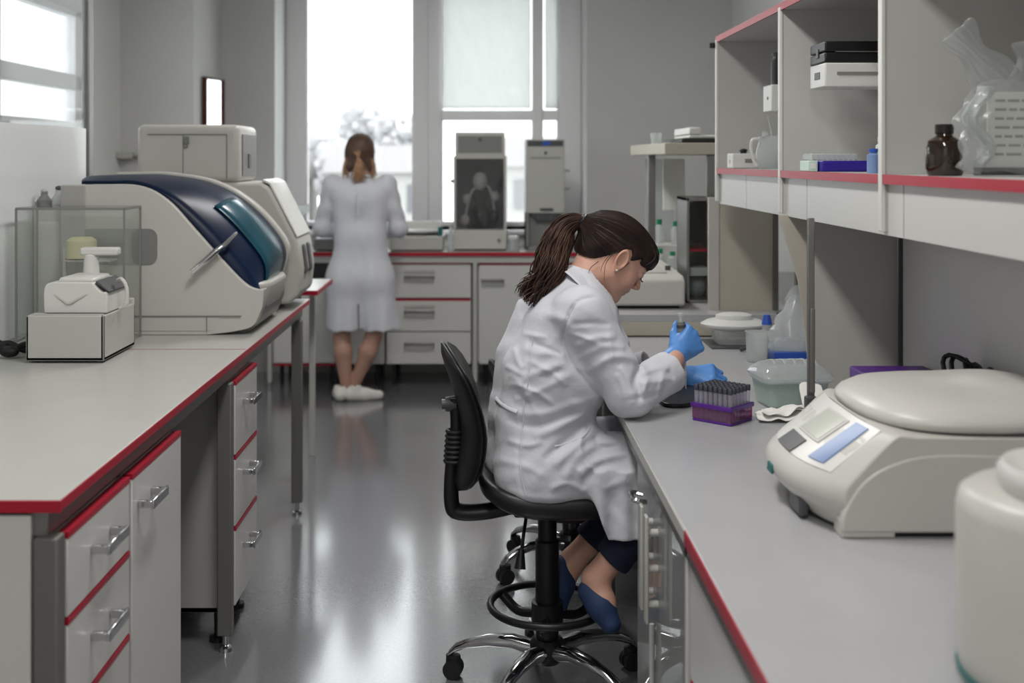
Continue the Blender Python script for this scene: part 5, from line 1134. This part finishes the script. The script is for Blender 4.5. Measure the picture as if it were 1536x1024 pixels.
# ---- head in its own axes (x forward, y left, z up)
def head_f(p, ear=True):
    ay = np.abs(p[1]); q = (p[0], ay, p[2])
    d = el(p, (-.018, 0, .040), (.101, .075, .088))
    d = smin(d, el(p, (.022, 0, -.015), (.062, .060, .078)), .03)
    d = smin(d, rc(q, (.0, .050, -.045), (.066, .010, -.080), .020, .017), .03)
    d = smin(d, rc(p, (.066, -.008, -.082), (.066, .008, -.082), .014, .014), .015)
    d = smin(d, el(q, (.052, .032, -.020), (.026, .026, .026)), .02)
    d = smin(d, rc(q, (.083, .010, .030), (.070, .042, .030), .009, .008), .016)
    d = smax(d, -el(q, (.094, .032, .014), (.018, .017, .012)), .012)
    d = smin(d, rc(p, (.080, 0, .022), (.105, 0, -.013), .0075, .0082), .010)
    d = smin(d, el(q, (.097, .0095, -.018), (.010, .0075, .007)), .006)
    d = smin(d, rc(p, (.074, 0, -.045), (.082, 0, -.040), .016, .012), .016)
    d = smin(d, rc(q, (.086, .0, -.0415), (.074, .021, -.0455), .0062, .003), .005)
    d = smin(d, rc(q, (.083, .0, -.0535), (.073, .018, -.050), .0070, .003), .005)
    d = smax(d, -rc(q, (.094, .0, -.0475), (.078, .022, -.0475), .0016, .001), .003)
    lid = el(q, (.073, .032, .014), (.0150, .0155, .0140)); d = smin(d, lid, .004)
    d = smax(d, -rc(q, (.0905, .024, .0075), (.083, .042, .0085), .0013, .001), .002)
    # neck
    nb = hloc(nek + (nek - HC).normalized() * .06); d = smin(d, rc(p, (-.045, 0, -.035), nb, .051, .056), .03)
    if ear:
        e = (p[0] + .004, ay - .076 - .25 * (-(p[0] + .004)).clip(-.02, .05), p[2] - .006)
        u, v_ = e[0] / .019 + .2 * e[2] / .03, e[2] / .031
        rr_ = np.sqrt(u * u + v_ * v_) + 1e-6; ring = np.sqrt(((rr_ - .85) * .021) ** 2 + (e[1] - .003) ** 2) - .0042
        plate = np.maximum((rr_ - .9) * .02, np.abs(e[1] + .004) - .003)
        inner = np.sqrt(((rr_ - .45) * .02) ** 2 + (e[1] + .001) ** 2) - .003 + .006 * (u < -.2)
        d = smin(d, smin(smin(ring, plate, .004), inner, .003), .004)
        d = smax(d, -el(q, (.004, .084, .004), (.007, .010, .012)), .003)
        d = smin(d, el(q, (.002, .077, -.024), (.008, .0045, .009)), .004)
    return d
hq = field_mesh(lambda p: head_f(p), (-.17, -.10, -.20), (.125, .10, .14), .0024)
hq = xform(hq, HB, HC)

def body_f(p):
    d = torso_field(p, -.022)
    d = smin(d, rc(p, shR, elR, .043, .036), .03); d = smin(d, rc(p, elR, cuR - fR * .01, .036, .026), .02); d = smin(d, rc(p, cuR - fR * .01, wR + dR * .02, .026, .024), .01)
    d = smin(d, rc(p, shL, elL, .043, .036), .03); d = smin(d, rc(p, elL, wrL, .036, .026), .02)
    d = smax(d, .595 - p[2], .02)
    for a, b, ra, rb in LEGS: d = smin(d, rc(p, a, b, ra, rb), .02)
    return d
ankR, ankL = P(893, 868, 3.22), P(858, 842, 3.42)
toeR, toeL = P(915, 932, 3.17), P(838, 905, 3.36)
LEGS = [(kneeR, ankR, .052, .036), (kneeL, ankL, .052, .036), (ankR, ankR.lerp(toeR, .55), .034, .032), (ankR.lerp(toeR, .55), toeR, .032, .022), (ankL, toeL, .034, .024)]
bq_ = lambda: field_mesh(body_f, (-.02, 3.0, .10), (.72, 3.76, 1.20), .0075)

# ---- hands
def hand_prims(w, d, n, thumb_side, curls, th, spread=.0, L=1.):
    """w wrist, d towards the knuckles, n back of the hand; thumb_side +-1 picks the side; returns capsules"""
    d = V(d).normalized(); n = (V(n) - d * V(n).dot(d)).normalized(); t = d.cross(n) * thumb_side
    out = []; pal = []
    kn = [w + d * (.088 - .004 * abs(i - 1)) * L + t * (.030 - .020 * i) * L + n * (.004 - .002 * abs(i - 1.3)) for i in range(4)]
    for k in kn: pal.append((w + (k - w) * .22 - n * .002, k, .0165, .0125))
    pal.append((w + t * .02 + d * .03 - n * .010, w + t * .028 + d * .055 - n * .012, .017, .013)); pal.append((w - t * .016 + d * .02 - n * .008, w - t * .026 + d * .06 - n * .006, .015, .012))
    Ls = ((.041, .025, .021), (.045, .029, .022), (.042, .027, .021), (.034, .021, .019))
    for i in range(4):
        p0 = kn[i]; ang = 0; sp = d + t * (.10 - .07 * i) * spread; sp.normalize()
        for j, l in enumerate(Ls[i]):
            ang += math.radians(curls[i][j]); dv = sp * math.cos(ang) - n * math.sin(ang); p1 = p0 + dv * l * L
            r0 = (.0098, .0088, .0080)[j] * (1 if i < 3 else .9); out.append((p0, p1, r0, r0 - .0008)); p0 = p1
    p0 = w + d * .028 + t * .024 - n * .008
    for j, (l, dv) in enumerate(zip((.038, .027, .019), th)):
        dv = (d * dv[0] + t * dv[1] + n * dv[2]).normalized(); p1 = p0 + dv * l * L; r0 = (.0135, .0108, .0095)[j]; out.append((p0, p1, r0, r0 - .001)); p0 = p1
    return pal, out
def hand_field(pr, extra=(), off=0.):
    pal, fin = pr
    def f(p):
        d = None
        for a, b, ra, rb in pal:
            q = rc(p, a, b, ra + off, rb + off); d = q if d is None else smin(d, q, .014)
        g = {}
        for i in range(0, len(fin), 3):
            e = None
            for a, b, ra, rb in fin[i:i + 3]:
                q = rc(p, a, b, ra + off, rb + off); e = q if e is None else smin(e, q, .004)
            d = smin(d, e, .0045)
        for a, b, ra, rb in extra: d = smin(d, rc(p, a, b, ra + off, rb + off), .012)
        return d
    return f
def hand_box(pr, ex=(), pad=.022):
    pts = [q for a in pr for c in a for q in c[:2]] + [q for c in ex for q in c[:2]]
    return [min(q[i] for q in pts) - pad for i in range(3)], [max(q[i] for q in pts) + pad for i in range(3)]
# right hand: fist round the pipette, thumb up on the plunger
wR = P(1011, 536, 3.30)
dR = (P(1042, 507, 3.34) - wR).normalized(); nR = V((.25, -1, .1))
prR = hand_prims(wR, dR, nR, -1, ((62, 75, 45), (70, 80, 50), (74, 82, 50), (78, 80, 50)), ((.70, .40, -.45), (.85, .30, -.45), (.75, .05, -.6)), 0, 1.08)
exR = [(wR - dR * .012, wR + dR * .02, .031, .027)]
# left hand lying on the holder, fingers bent
wL = P(1023, 562, 3.585); dL = (P(1058, 563, 3.56) - wL).normalized(); nL = V((-.1, -.65, .8))
prL = hand_prims(wL, dL, nL, 1, ((30, 45, 30), (38, 52, 35), (44, 55, 35), (48, 55, 35)), ((.6, .7, -.5), (.8, .45, -.4), (.95, .1, -.3)), .9, 1.08)
exL = [(wL - V((.06, -.002, -.004)), wL + dL * .02, .029, .026)]
gR = largest(field_mesh(hand_field(prR, exR), *hand_box(prR, exR), .0021)); gL = largest(field_mesh(hand_field(prL, exL), *hand_box(prL, exL), .0021))
iR = field_mesh(hand_field(prR, [(wR - dR * .02, wR, .026, .026)], -.0025), *hand_box(prR, exR), .003); iL = field_mesh(hand_field(prL, [(wrL, wL, .024, .024)], -.0025), *hand_box(prL, exL), .003)
# wrist skin showing between cuff and glove
wq = field_mesh(lambda p: smin(smin(rc(p, elR + (shR - elR) * .45, elR, .040, .036), rc(p, elR, cuR - fR * .01, .036, .031), .02), rc(p, cuR - fR * .01, wR + dR * .01, .031, .027), .01), [min(elR[i], wR[i], shR[i]) - .05 for i in range(3)], [max(elR[i], wR[i], shR[i]) + .05 for i in range(3)], .004)

bq = bq_()
RT = V((pel.x, pel.y, 0))
me_parts = [largest(a) for a in (hq, bq, iR, iL, wq)]
person = np_obj('person', me_parts, SKIN, None, RT); person.location = RT
tag(person, 'person in white lab coat seated on a swivel chair, dark ponytail, holding a pipette', 'person')
coat = np_obj('lab_coat', [vq], COAT, person, RT)
g1 = np_obj('glove', [gR], GLOVE, person, RT); g2 = np_obj('glove', [gL], GLOVE, person, RT)
for w_, d_, nm in ((wR - dR * .016, dR, g1), (wL - V((.05, 0, 0)), V((1, 0, 0)), g2)):
    m = MB(RT); m.tube([w_, w_ + d_ * .006], .0315, 20); m.build('rolled_cuff', GLOVE, nm)

# ---- collar: stand-up band folded over
nd = (HC - nek).normalized(); NB = basis(FW - nd * FW.dot(nd), nd)
if NB.col[2].dot(nd) < 0: pass
m = MB(RT); rings = []
def cpt(a, h, r):
    c, s = math.cos(a), math.sin(a)
    return nek + NB.col[0] * (r * 1.08 * c - .012 + .01) + NB.col[1] * (r * s) + NB.col[2] * h
NA = 40; prof = ((-.030, .072), (-.012, .066), (.010, .061), (.018, .062), (.015, .067), (-.006, .077), (-.028, .100), (-.034, .100))
for k in range(NA + 1):
    a = math.radians(30 + 300 * k / NA); fr = abs(math.cos(a / 2)); rings.append([cpt(a, h - .030 * max(0, math.cos(a)) - .004 * math.sin(a * 3), r + (.02 * max(0, math.cos(a)) if i > 4 else 0)) for i, (h, r) in enumerate(prof)])
m.loft(rings, False, False); m.build('collar', COAT, coat, solid=.003, sub=1)
# lapel piece and button under the chin
for s in (-1, 1):
    m = MB(RT); b0 = nek + NB.col[0] * .07 + NB.col[1] * .045 * s - NB.col[2] * .02
    m.loft([[b0, b0 + NB.col[0] * .015 - NB.col[1] * .03 * s], [b0 + V((.028, -.012 * -s, -.055)), b0 + V((.050, 0, -.05)) - NB.col[1] * .03 * s], [b0 + V((.03, 0, -.10)), b0 + V((.052, 0, -.10)) - NB.col[1] * .03 * s]], False, False); m.build('lapel', COAT, coat, solid=.004, sub=1)
m = MB(RT); bp_ = P(916, 461, 3.235); m.ball(bp_, (.006, .004, .007)); m.build('button', DGREY, coat)
# half belt on the back, pocket edge
def surf(px, py, y0=3.02, y1=3.34):
    ys = np.linspace(y0, y1, 160).astype(np.float32); X = ((px - CX) * ys / F).astype(np.float32); Z = (H - (py - CY) * ys / F).astype(np.float32)
    d = coat_f((X, ys, Z)); k = int(np.argmax(d < 0)); return V((X[k], ys[k], Z[k]))
def strip(pts, w, name, mt, par, thick=.003):
    m = MB(RT); q = [surf(*a) + V((0, -.001, 0)) for a in curve2(pts, 5)]; m.tube(q, w, 8, .35); m.build(name, mt, par)
strip([(744, 596), (752, 604), (762, 611), (776, 617)], .006, 'half_belt', COAT, coat)
strip([(832, 668), (850, 664), (872, 655), (886, 640)], .004, 'pocket_edge', COAT, coat)
strip([(866, 452), (851, 482), (846, 516), (866, 557), (900, 594)], .0022, 'armhole_seam', COAT, coat)
strip([(800, 500), (794, 560), (786, 620), (781, 700), (789, 742)], .0018, 'back_seam', COAT, coat)

# ---- face details
m = MB(RT)
for s in (-1, 1):
    for i in range(9):
        a = .022 + .022 * i / 8; p0 = V((.089 - .35 * (a - .024), a * s, .0085)); m.tube([hw(p0), hw(p0 + V((.006, .002 * s, -.004))), hw(p0 + V((.010, .004 * s, -.003)))], [.0008, .0007, .0003], 5)
    m.tube([hw((.0905, .020 * s, .008)), hw((.0895, .030 * s, .0075)), hw((.0835, .043 * s, .009))], .0011, 6)
m.build('eyelashes', HAIR, person)
m = MB(RT)
for s in (-1, 1): m.tube([hw((.089, .014 * s, .034)), hw((.0865, .030 * s, .040)), hw((.072, .048 * s, .037))], [.0022, .0026, .001], 6, .6)
m.build('eyebrows', HAIR, person)
m = MB(RT)
m.tube([hw((.0765, -.020, -.0448)), hw((.0868, -.009, -.0420)), hw((.0888, 0, -.0428)), hw((.0868, .009, -.0420)), hw((.0765, .020, -.0448))], [.001, .0042, .0045, .0042, .001], 8, .8); m.build('upper_lip', LIP, person)
m = MB(RT); m.tube([hw((.075, -.018, -.0505)), hw((.0845, -.008, -.0530)), hw((.0862, 0, -.0535)), hw((.0845, .008, -.0530)), hw((.075, .018, -.0505))], [.001, .0042, .0048, .0042, .001], 8, .8); m.build('lower_lip', LIP, person)
m = MB(RT); m.ball(hw((.003, -.0835, -.026)), .0028); m.build('earring', WPLAST, person)

# ---- hair
HLX = [-.2, -.087, -.056, -.030, -.014, 0, .010, .018, .030, .040, .060, .085, .12]
HLZ = [-.066, -.066, -.056, -.008, .030, .036, .028, .010, .022, .036, .040, .046, .050]
def hair_f(p):
    ay = np.abs(p[1])
    d = el(p, (-.016, 0, .046), (.112, .085, .082)); d = smin(d, el(p, (.050, 0, .066), (.049, .074, .044)), .02)
    d = smin(d, el(p, (-.075, 0, -.005), (.05, .066, .066)), .03)
    d = smin(d, rc(p, (-.11, 0, .028), (-.137, 0, .022), .045, .022), .03)
    g = np.interp(p[0], HLX, HLZ).astype(np.float32) - .012 * np.clip(ay / .03, 0, 1) * (p[0] > .045) + .010
    g = g + .004 * np.sin(p[1] * 260) * (p[0] > .05)
    d = smax(d, (g - p[2]) * .8, .008)
    d = smax(d, -el((p[0], ay, p[2]), (-.002, .084, .006), (.019, .016, .030)), .004)
    # combed strands running back to the tie
    ang = np.arctan2(p[1], p[2] - .02); d = d + .0004 * np.sin(ang * 40)
    return d
xq = xform(field_mesh(hair_f, (-.19, -.11, -.10), (.12, .11, .15), .0026), HB, HC)
hair = np_obj('hair', [xq], HAIR, person, RT)
# combed strands laid over the cap from the hairline back to the tie
cen = np.array((-.02, 0, .03)); rs = np.random.default_rng(5); td = np.array((-.142, 0, .022)) - cen; td /= np.linalg.norm(td); paths = []
while len(paths) < 520:
    f0, y0_ = rs.uniform(-.06, .075), rs.uniform(-.085, .085); a0 = rs.uniform(0, 1)
    sdv = np.array((f0, y0_, np.interp(f0, HLX, HLZ) + .018 + a0 * .10)) - cen; sdv /= np.linalg.norm(sdv)
    om = math.acos(max(-1, min(1, float(sdv @ td))))
    if om < .25: continue
    tt = np.linspace(0, 1, 14)[:, None]; paths.append((np.sin((1 - tt) * om) * sdv + np.sin(tt * om) * td) / math.sin(om))
dirs = np.array(paths).reshape(-1, 3).astype(np.float32); lo_ = np.full(len(dirs), .03, np.float32); hi_ = np.full(len(dirs), .19, np.float32)
for _ in range(22):
    md_ = (lo_ + hi_) / 2; pp = dirs * md_[:, None] + cen.astype(np.float32); ins = hair_f((pp[:, 0], pp[:, 1], pp[:, 2])) < 0; lo_ = np.where(ins, md_, lo_); hi_ = np.where(ins, hi_, md_)
surf_ = (dirs * lo_[:, None] + cen).reshape(-1, 14, 3)
m = MB(RT)
for q in surf_:
    if any(a[2] < np.interp(a[0], HLX, HLZ) + .012 for a in q[:-3]) or np.abs(np.diff(q, axis=0)).max() > .05: continue
    m.tube([hw(a) for a in q], [.0006] + [.0015] * 12 + [.001], 5)
m.build('combed_strands', HAIR, hair)
tie = hw((-.142, 0, .022))
m = MB(RT); tn = (hw((-.16, 0, .024)) - tie).normalized()
for k in range(3):
    ub = tn.orthogonal().normalized(); vb = tn.cross(ub); c = tie + tn * (.006 * k - .004)
    m.tube([c + (ub * math.cos(a) + vb * math.sin(a)) * .0185 for a in [2 * PI * i / 18 for i in range(19)]], .0045, 8)
m.build('hair_tie', BLACKV, hair)
ctr = [tie, P(862, 332, 3.34), P(847, 342, 3.33), P(836, 364, 3.31), P(828, 389, 3.28), P(818, 414, 3.26), P(803, 436, 3.24), P(786, 456, 3.235)]
cc = bez(ctr, 6); NCC = len(cc)
m = MB(RT); rr = random.Random(21)
def prad(q): return .013 + .030 * min(1, q * 2.6) - .010 * max(0, q - .6) / .4
for k in range(420):
    a = rr.uniform(0, 2 * PI); u = math.sqrt(rr.random()); ph = rr.uniform(0, 6); am = rr.uniform(.003, .010); end = NCC - 1 - int(abs(rr.gauss(0, 5)))
    pts = []; st = rr.choice((0, 0, 1, 2))
    for i in range(st, max(st + 8, end)):
        i = min(i, NCC - 1); q = i / (NCC - 1); tt = (cc[min(i + 1, NCC - 1)] - cc[max(i - 1, 0)]).normalized(); n1 = V((0, 1, 0)); n2 = tt.cross(n1).normalized()
        w_ = prad(q) * u; wv = am * (q * 1.6) ** 1.5 * math.sin(ph + q * 15)
        pts.append(cc[i] + n1 * (w_ * 1.0 * math.sin(a) + wv) + n2 * (w_ * math.cos(a) + wv * 1.2 + .004 * q * math.sin(q * 17 + .6 * a)))
    L_ = len(pts); m.tube(pts, [(.0019 if q < L_ - 4 else .0019 * (L_ - 1 - q) / 4 + .0003) for q in range(L_)], 5)
m.build('ponytail', HAIRS, hair)
m = MB(RT)
for pts in ([(-.020, -.079, .030), (-.034, -.082, .005), (-.034, -.083, -.030), (-.018, -.081, -.056), (-.004, -.079, -.070)], [(-.024, -.078, .020), (-.040, -.080, -.012), (-.036, -.080, -.045), (-.026, -.079, -.06)], [(.018, -.074, .016), (.014, -.078, -.008), (.006, -.079, -.03)], [(-.05, -.07, -.04), (-.055, -.07, -.07), (-.045, -.068, -.09)]):
    q = [hw(a) for a in bez(pts, 5)]; m.tube(q, [.0013 * (1 - .7 * i / len(q)) for i in range(len(q))], 6)
for k in range(26):
    y = -.070 + .140 * k / 25 + rr.uniform(-.002, .002); fx = math.sqrt(max(.05, 1 - (y / .082) ** 2)); x0 = .03 + .066 * fx
    q = [hw(a) for a in bez([(x0 - .035, y * .9, .107 - .02 * (1 - fx)), (x0 - .002, y, .082), (x0 + .001, y * 1.02, .060), (x0 - .005, y * 1.02, .042 + rr.uniform(-.006, .004))], 4)]; m.tube(q, [.0030 * (1 - .75 * (i / len(q)) ** 2) for i in range(len(q))], 6)
m.build('loose_strands', HAIR, hair)

# ---- jeans, shoes
def jeans_f(p):
    d = None
    for kn_, an in ((kneeR, ankR), (kneeL, ankL)):
        e = an + (kn_ - an) * .16; c = rc(p, kn_, e, .070, .052); c = smin(c, rc(p, kn_ - V((.2, 0, 0)), kn_, .085, .072), .03); c = smax(c, plane(p, e, (an - kn_)), .004); d = c if d is None else smin(d, c, .008)
    return d + .002 * np.sin(p[2] * 90 + p[0] * 40)
jq = field_mesh(jeans_f, (.2, 3.05, .25), (.70, 3.60, .76), .006); np_obj('jeans', [jq], JEANS, person, RT)
for an, to, nm, sgn in ((ankR, toeR, 'shoe', 1), (ankL, toeL, 'shoe', -1)):
    dv = (to - an).normalized(); bk = V((-dv.z, 0, dv.x)); bk = -bk if bk.x > 0 else bk
    heel = an + bk * .03 + dv * .025
    def shoe_f(p):
        d = smin(rc(p, heel, an + dv * .07 + bk * .012, .032, .036), rc(p, an + dv * .07 + bk * .010, to + dv * .005, .037, .028), .02)
        top = plane(p, an + dv * .052 - bk * .012, (-dv * .55 - bk * .8)); return np.maximum(d, top) if sgn > 0 else d
    lo = [min(heel[i], to[i], an[i]) - .06 for i in range(3)]; hi = [max(heel[i], to[i], an[i]) + .06 for i in range(3)]
    np_obj(nm, [field_mesh(shoe_f, lo, hi, .004)], BLUESH, person, RT)

# ---- pipette held in the right hand
p0, p1 = P(1021, 476, 3.34), P(1029, 583, 3.34); ax = (p1 - p0); LN = ax.length; ax.normalize()
t = thing('pipette', 'grey and white pipette upright in the blue gloved right hand', 'pipette', p0)
def seg(name, a, b, r0, r1, mt, par): m = MB(p0); m.tube([p0 + ax * (a * LN), p0 + ax * (b * LN)], [r0, r1], 16); return m.build(name, mt, par)
seg('plunger', -.04, .06, .006, .006, MILK2, t); seg('plunger_button', -.06, -.03, .009, .009, MILK2, t)
seg('body', .06, .58, .0125, .0105, MGREY, t); seg('dark_collar', .10, .14, .0135, .0135, DGREY, t); seg('shaft', .58, .82, .007, .0045, WPLAST, t); seg('tip', .82, 1.0, .0045, .0012, MILK2, t)
t = thing('small_tube', 'tiny clear tube pinched in the gloved left hand', 'tube', P(1036, 574, 3.56)); m = MB(); m.lathe((0, 0, -.012), [(0, 0), (.003, 0), (.0055, .016), (.0055, .03), (0, .03)], 12); m.build('body', MILK2, t); m = MB(); m.cyl((0, 0, .018), (0, 0, .022), .007, n=12); m.build('cap', MILK2, t)
# ================================================================ standing person at the window bench
SX, SY = -.775, 7.30
def S(px, py, dy=0.): y = SY + dy; return V((SX + (px - 543) / 236, y, 1.5 - (py - 238) / 236))
s_root = V((SX, SY, 0))
pelv, waist, chest, neckb, headc = S(544, 415, .01), S(544, 352, .01), S(543, 300, .02), S(543, 264, .03), S(543, 231, .055)
def s_arm(s): return (S(543 + s * 40, 277, .02), S(543 + s * 57, 342, .06), V((SX + s * .15, SY + .28, 1.03)))
def st_coat(p):
    d = None
    def U(x, k=.05):
        nonlocal d
        d = x if d is None else smin(d, x, k)
    for s in (-1, 1):
        U(rc(p, chest + V((s * .085, 0, .02)), waist + V((s * .062, 0, 0)), .098, .088)); U(rc(p, waist + V((s * .062, 0, 0)), pelv + V((s * .085, 0, 0)), .088, .118))
        U(rc(p, pelv + V((s * .085, 0, 0)), V((SX + s * .115 + .02, SY + .01, .44)), .118, .118), .06)
        U(rc(p, chest + V((s * .07, 0, .03)), s_arm(s)[0], .085, .060), .05)
    U(rc(p, chest, neckb, .10, .062), .06)
    d = smax(d, .432 + .003 * np.sin(p[0] * 30) - p[2], .006)
    # hanging folds and the centre back pleat
    w_ = np.clip((1.0 - p[2]) * 1.6, 0, 1)
    d = d + .005 * w_ * np.sin((p[0] - SX) * 62 + 1.2 * np.sin(p[2] * 5)) * (p[1] < SY + .05)
    d = smax(d, -(np.maximum(np.abs(p[0] - (SX + .0)) - .004, np.maximum(p[2] - .60, p[1] - (SY - .02)))), .004)
    for s in (-1, 1):
        a, b, c = s_arm(s); e = smin(rc(p, a, b, .062, .054), rc(p, b, c, .054, .044), .03); f_ = (c - b).normalized(); e = smax(e, plane(p, c, f_), .004)
        d = smin(d, e + .003 * np.sin(p[2] * 60 + p[1] * 40), .022)
    return d
sv = field_mesh(st_coat, (SX - .34, SY - .2, .40), (SX + .34, SY + .36, 1.43), .0075)
FE = ((S(517, 500), S(520, 552, -.02), S(524, 574, -.03)), (S(564, 500), S(545, 545, .03), S(536, 572, .0)))
def st_body(p):
    d = rc(p, pelv, chest, .06, .06); d = smin(d, rc(p, chest, neckb, .06, .048), .03); d = smin(d, rc(p, neckb, headc, .052, .05), .03)
    for s, (k, c, a) in zip((-1, 1), FE):
        hip = pelv + V((s * .09, 0, 0)); d = smin(d, rc(p, hip, k, .08, .052), .03)
        d = smin(d, rc(p, k, k.lerp(a, .3) + V((0, -.012, 0)), .052, .056), .02); d = smin(d, rc(p, k.lerp(a, .3) + V((0, -.012, 0)), a, .056, .032), .02)
    for s in (-1, 1):
        a, b, c = s_arm(s); d = smin(d, rc(p, a, b, .043, .036), .03); d = smin(d, rc(p, b, c + (c - b).normalized() * .05, .036, .024), .02)
    return d
sb = field_mesh(st_body, (SX - .34, SY - .2, .02), (SX + .34, SY + .40, 1.55), .009)
# hands resting over the bench
sh_ = []
for s in (-1, 1):
    a, b, c = s_arm(s); w0 = c + (c - b).normalized() * .05; d_ = V((-s * .35, 1, -.25))
    pr = hand_prims(w0, d_, V((s * .3, .2, 1)), -s if True else s, ((25, 35, 25),) * 4, ((.6, .7, -.4), (.8, .4, -.4), (.95, .1, -.3)), .6, .95)
    sh_.append(field_mesh(hand_field(pr), *hand_box(pr), .004))
# head seen from behind, with a face on the window side
SB = basis((0, 1, -.12), (0, 0, 1))
hd2 = xform(field_mesh(lambda p: head_f(p), (-.17, -.10, -.16), (.125, .10, .14), .005), SB, headc)
person2 = np_obj('person', [sb, hd2] + sh_, SKIN2, None, s_root); person2.location = s_root
tag(person2, 'person seen from behind in a knee length white lab coat standing at the window', 'person')
c2 = np_obj('lab_coat', [sv], COAT, person2, s_root)
m = MB(s_root); m.tube([S(543, y, -.105 if 330 < y < 370 else -.115) for y in (285, 320)], .003, 6); m.build('back_seam', COAT, c2)
m = MB(s_root); rings = []
for k in range(33):
    a = 2 * PI * k / 32; rings.append([neckb + V((r * math.cos(a), r * math.sin(a) * .95, h - .01 * math.sin(a))) for h, r in ((-.01, .066), (.02, .058), (.032, .06), (.025, .068), (.0, .083), (-.012, .085))])
m.loft(rings, False, False); m.build('collar', COAT, c2, solid=.003, sub=1)
# hair: brown crown, half tied, blond ends
def sh_f(p):
    ay = np.abs(p[1]); d = el(p, (-.012, 0, .042), (.112, .088, .090)); d = smin(d, rc((p[0], ay, p[2]), (-.045, .045, .0), (-.05, .058, -.085), .048, .036), .03)
    d = smin(d, rc(p, (-.07, 0, .0), (-.06, 0, -.06), .055, .05), .03); d = smax(d, -el(p, (.10, 0, -.04), (.085, .075, .13)), .01); d = smax(d, p[0] - .07, .01)
    return d + .0022 * np.sin(np.arctan2(p[1], p[0] + .02) * 44 + p[2] * 20)
hb = np_obj('hair', [xform(field_mesh(sh_f, (-.17, -.13, -.17), (.12, .13, .15), .005), SB, headc)], HAIRB, person2, s_root)
m = MB(s_root); rr = random.Random(4)
for k in range(110):
    x = rr.gauss(0, .024); q0 = headc + SB @ V((-.122, x * .3, .0)); ln = rr.uniform(.12, .20)
    pts = [q0 + V((x * 1.25 * u + .004 * math.sin(u * 9 + k), -.012 * math.sin(u * 3) + rr.uniform(-.004, .004), -ln * u)) for u in (0, .25, .5, .75, 1)]
    m.tube(pts, [.004, .0042, .004, .003, .001], 5)
m.build('ponytail', HAIRBL, hb)
for s in (-1, 1):
    m = MB(s_root)
    for k in range(40):
        x = s * rr.uniform(.055, .088); ln = rr.uniform(.07, .13); q0 = headc + SB @ V((-.05 - rr.uniform(0, .03), -x, -.035))
        m.tube([q0, q0 + V((s * .012, 0, -ln * .5)), q0 + V((s * .016 + rr.uniform(-.01, .01), 0, -ln))], [.004, .004, .001], 5)
    m.build('hair_ends', HAIRBL, hb)
m = MB(s_root); m.torus(headc + SB @ V((-.124, 0, .004)), .012, .004, 16, 6); m.build('hair_tie', mat('tan tie', (150, 116, 90), .6), hb)
# white trainers, crossed stance
SHOE = mat('white trainer', (214, 212, 206), .6)
for an, yaw, zz in ((FE[0][2] + V((-.035, -.02, 0)), math.radians(100), 0), (FE[1][2] + V((.01, -.06, 0)), math.radians(15), 0)):
    d_ = V((math.cos(yaw), math.sin(yaw) * .9, 0)); an0 = V((an.x, an.y, 0))
    def shf(p):
        d = smin(rc(p, an0 - d_ * .035 + V((0, 0, .040)), an0 + d_ * .06 + V((0, 0, .035)), .040, .040), rc(p, an0 + d_ * .06 + V((0, 0, .034)), an0 + d_ * .15 + V((0, 0, .028)), .040, .028), .02)
        d = smin(d, rc(p, an0 + V((0, 0, .05)), an0 + V((0, 0, .085)), .040, .038), .02); d = smax(d, .001 - p[2], .003); d = smax(d, p[2] - .092, .004)
        return np.maximum(d, -rc(p, an0 + V((0, 0, .08)), an0 + V((0, 0, .2)), .030, .032))
    so = np_obj('shoe', [field_mesh(shf, [an0.x - .24, an0.y - .24, -.01], [an0.x + .24, an0.y + .24, .12], .005)], SHOE, person2, s_root)
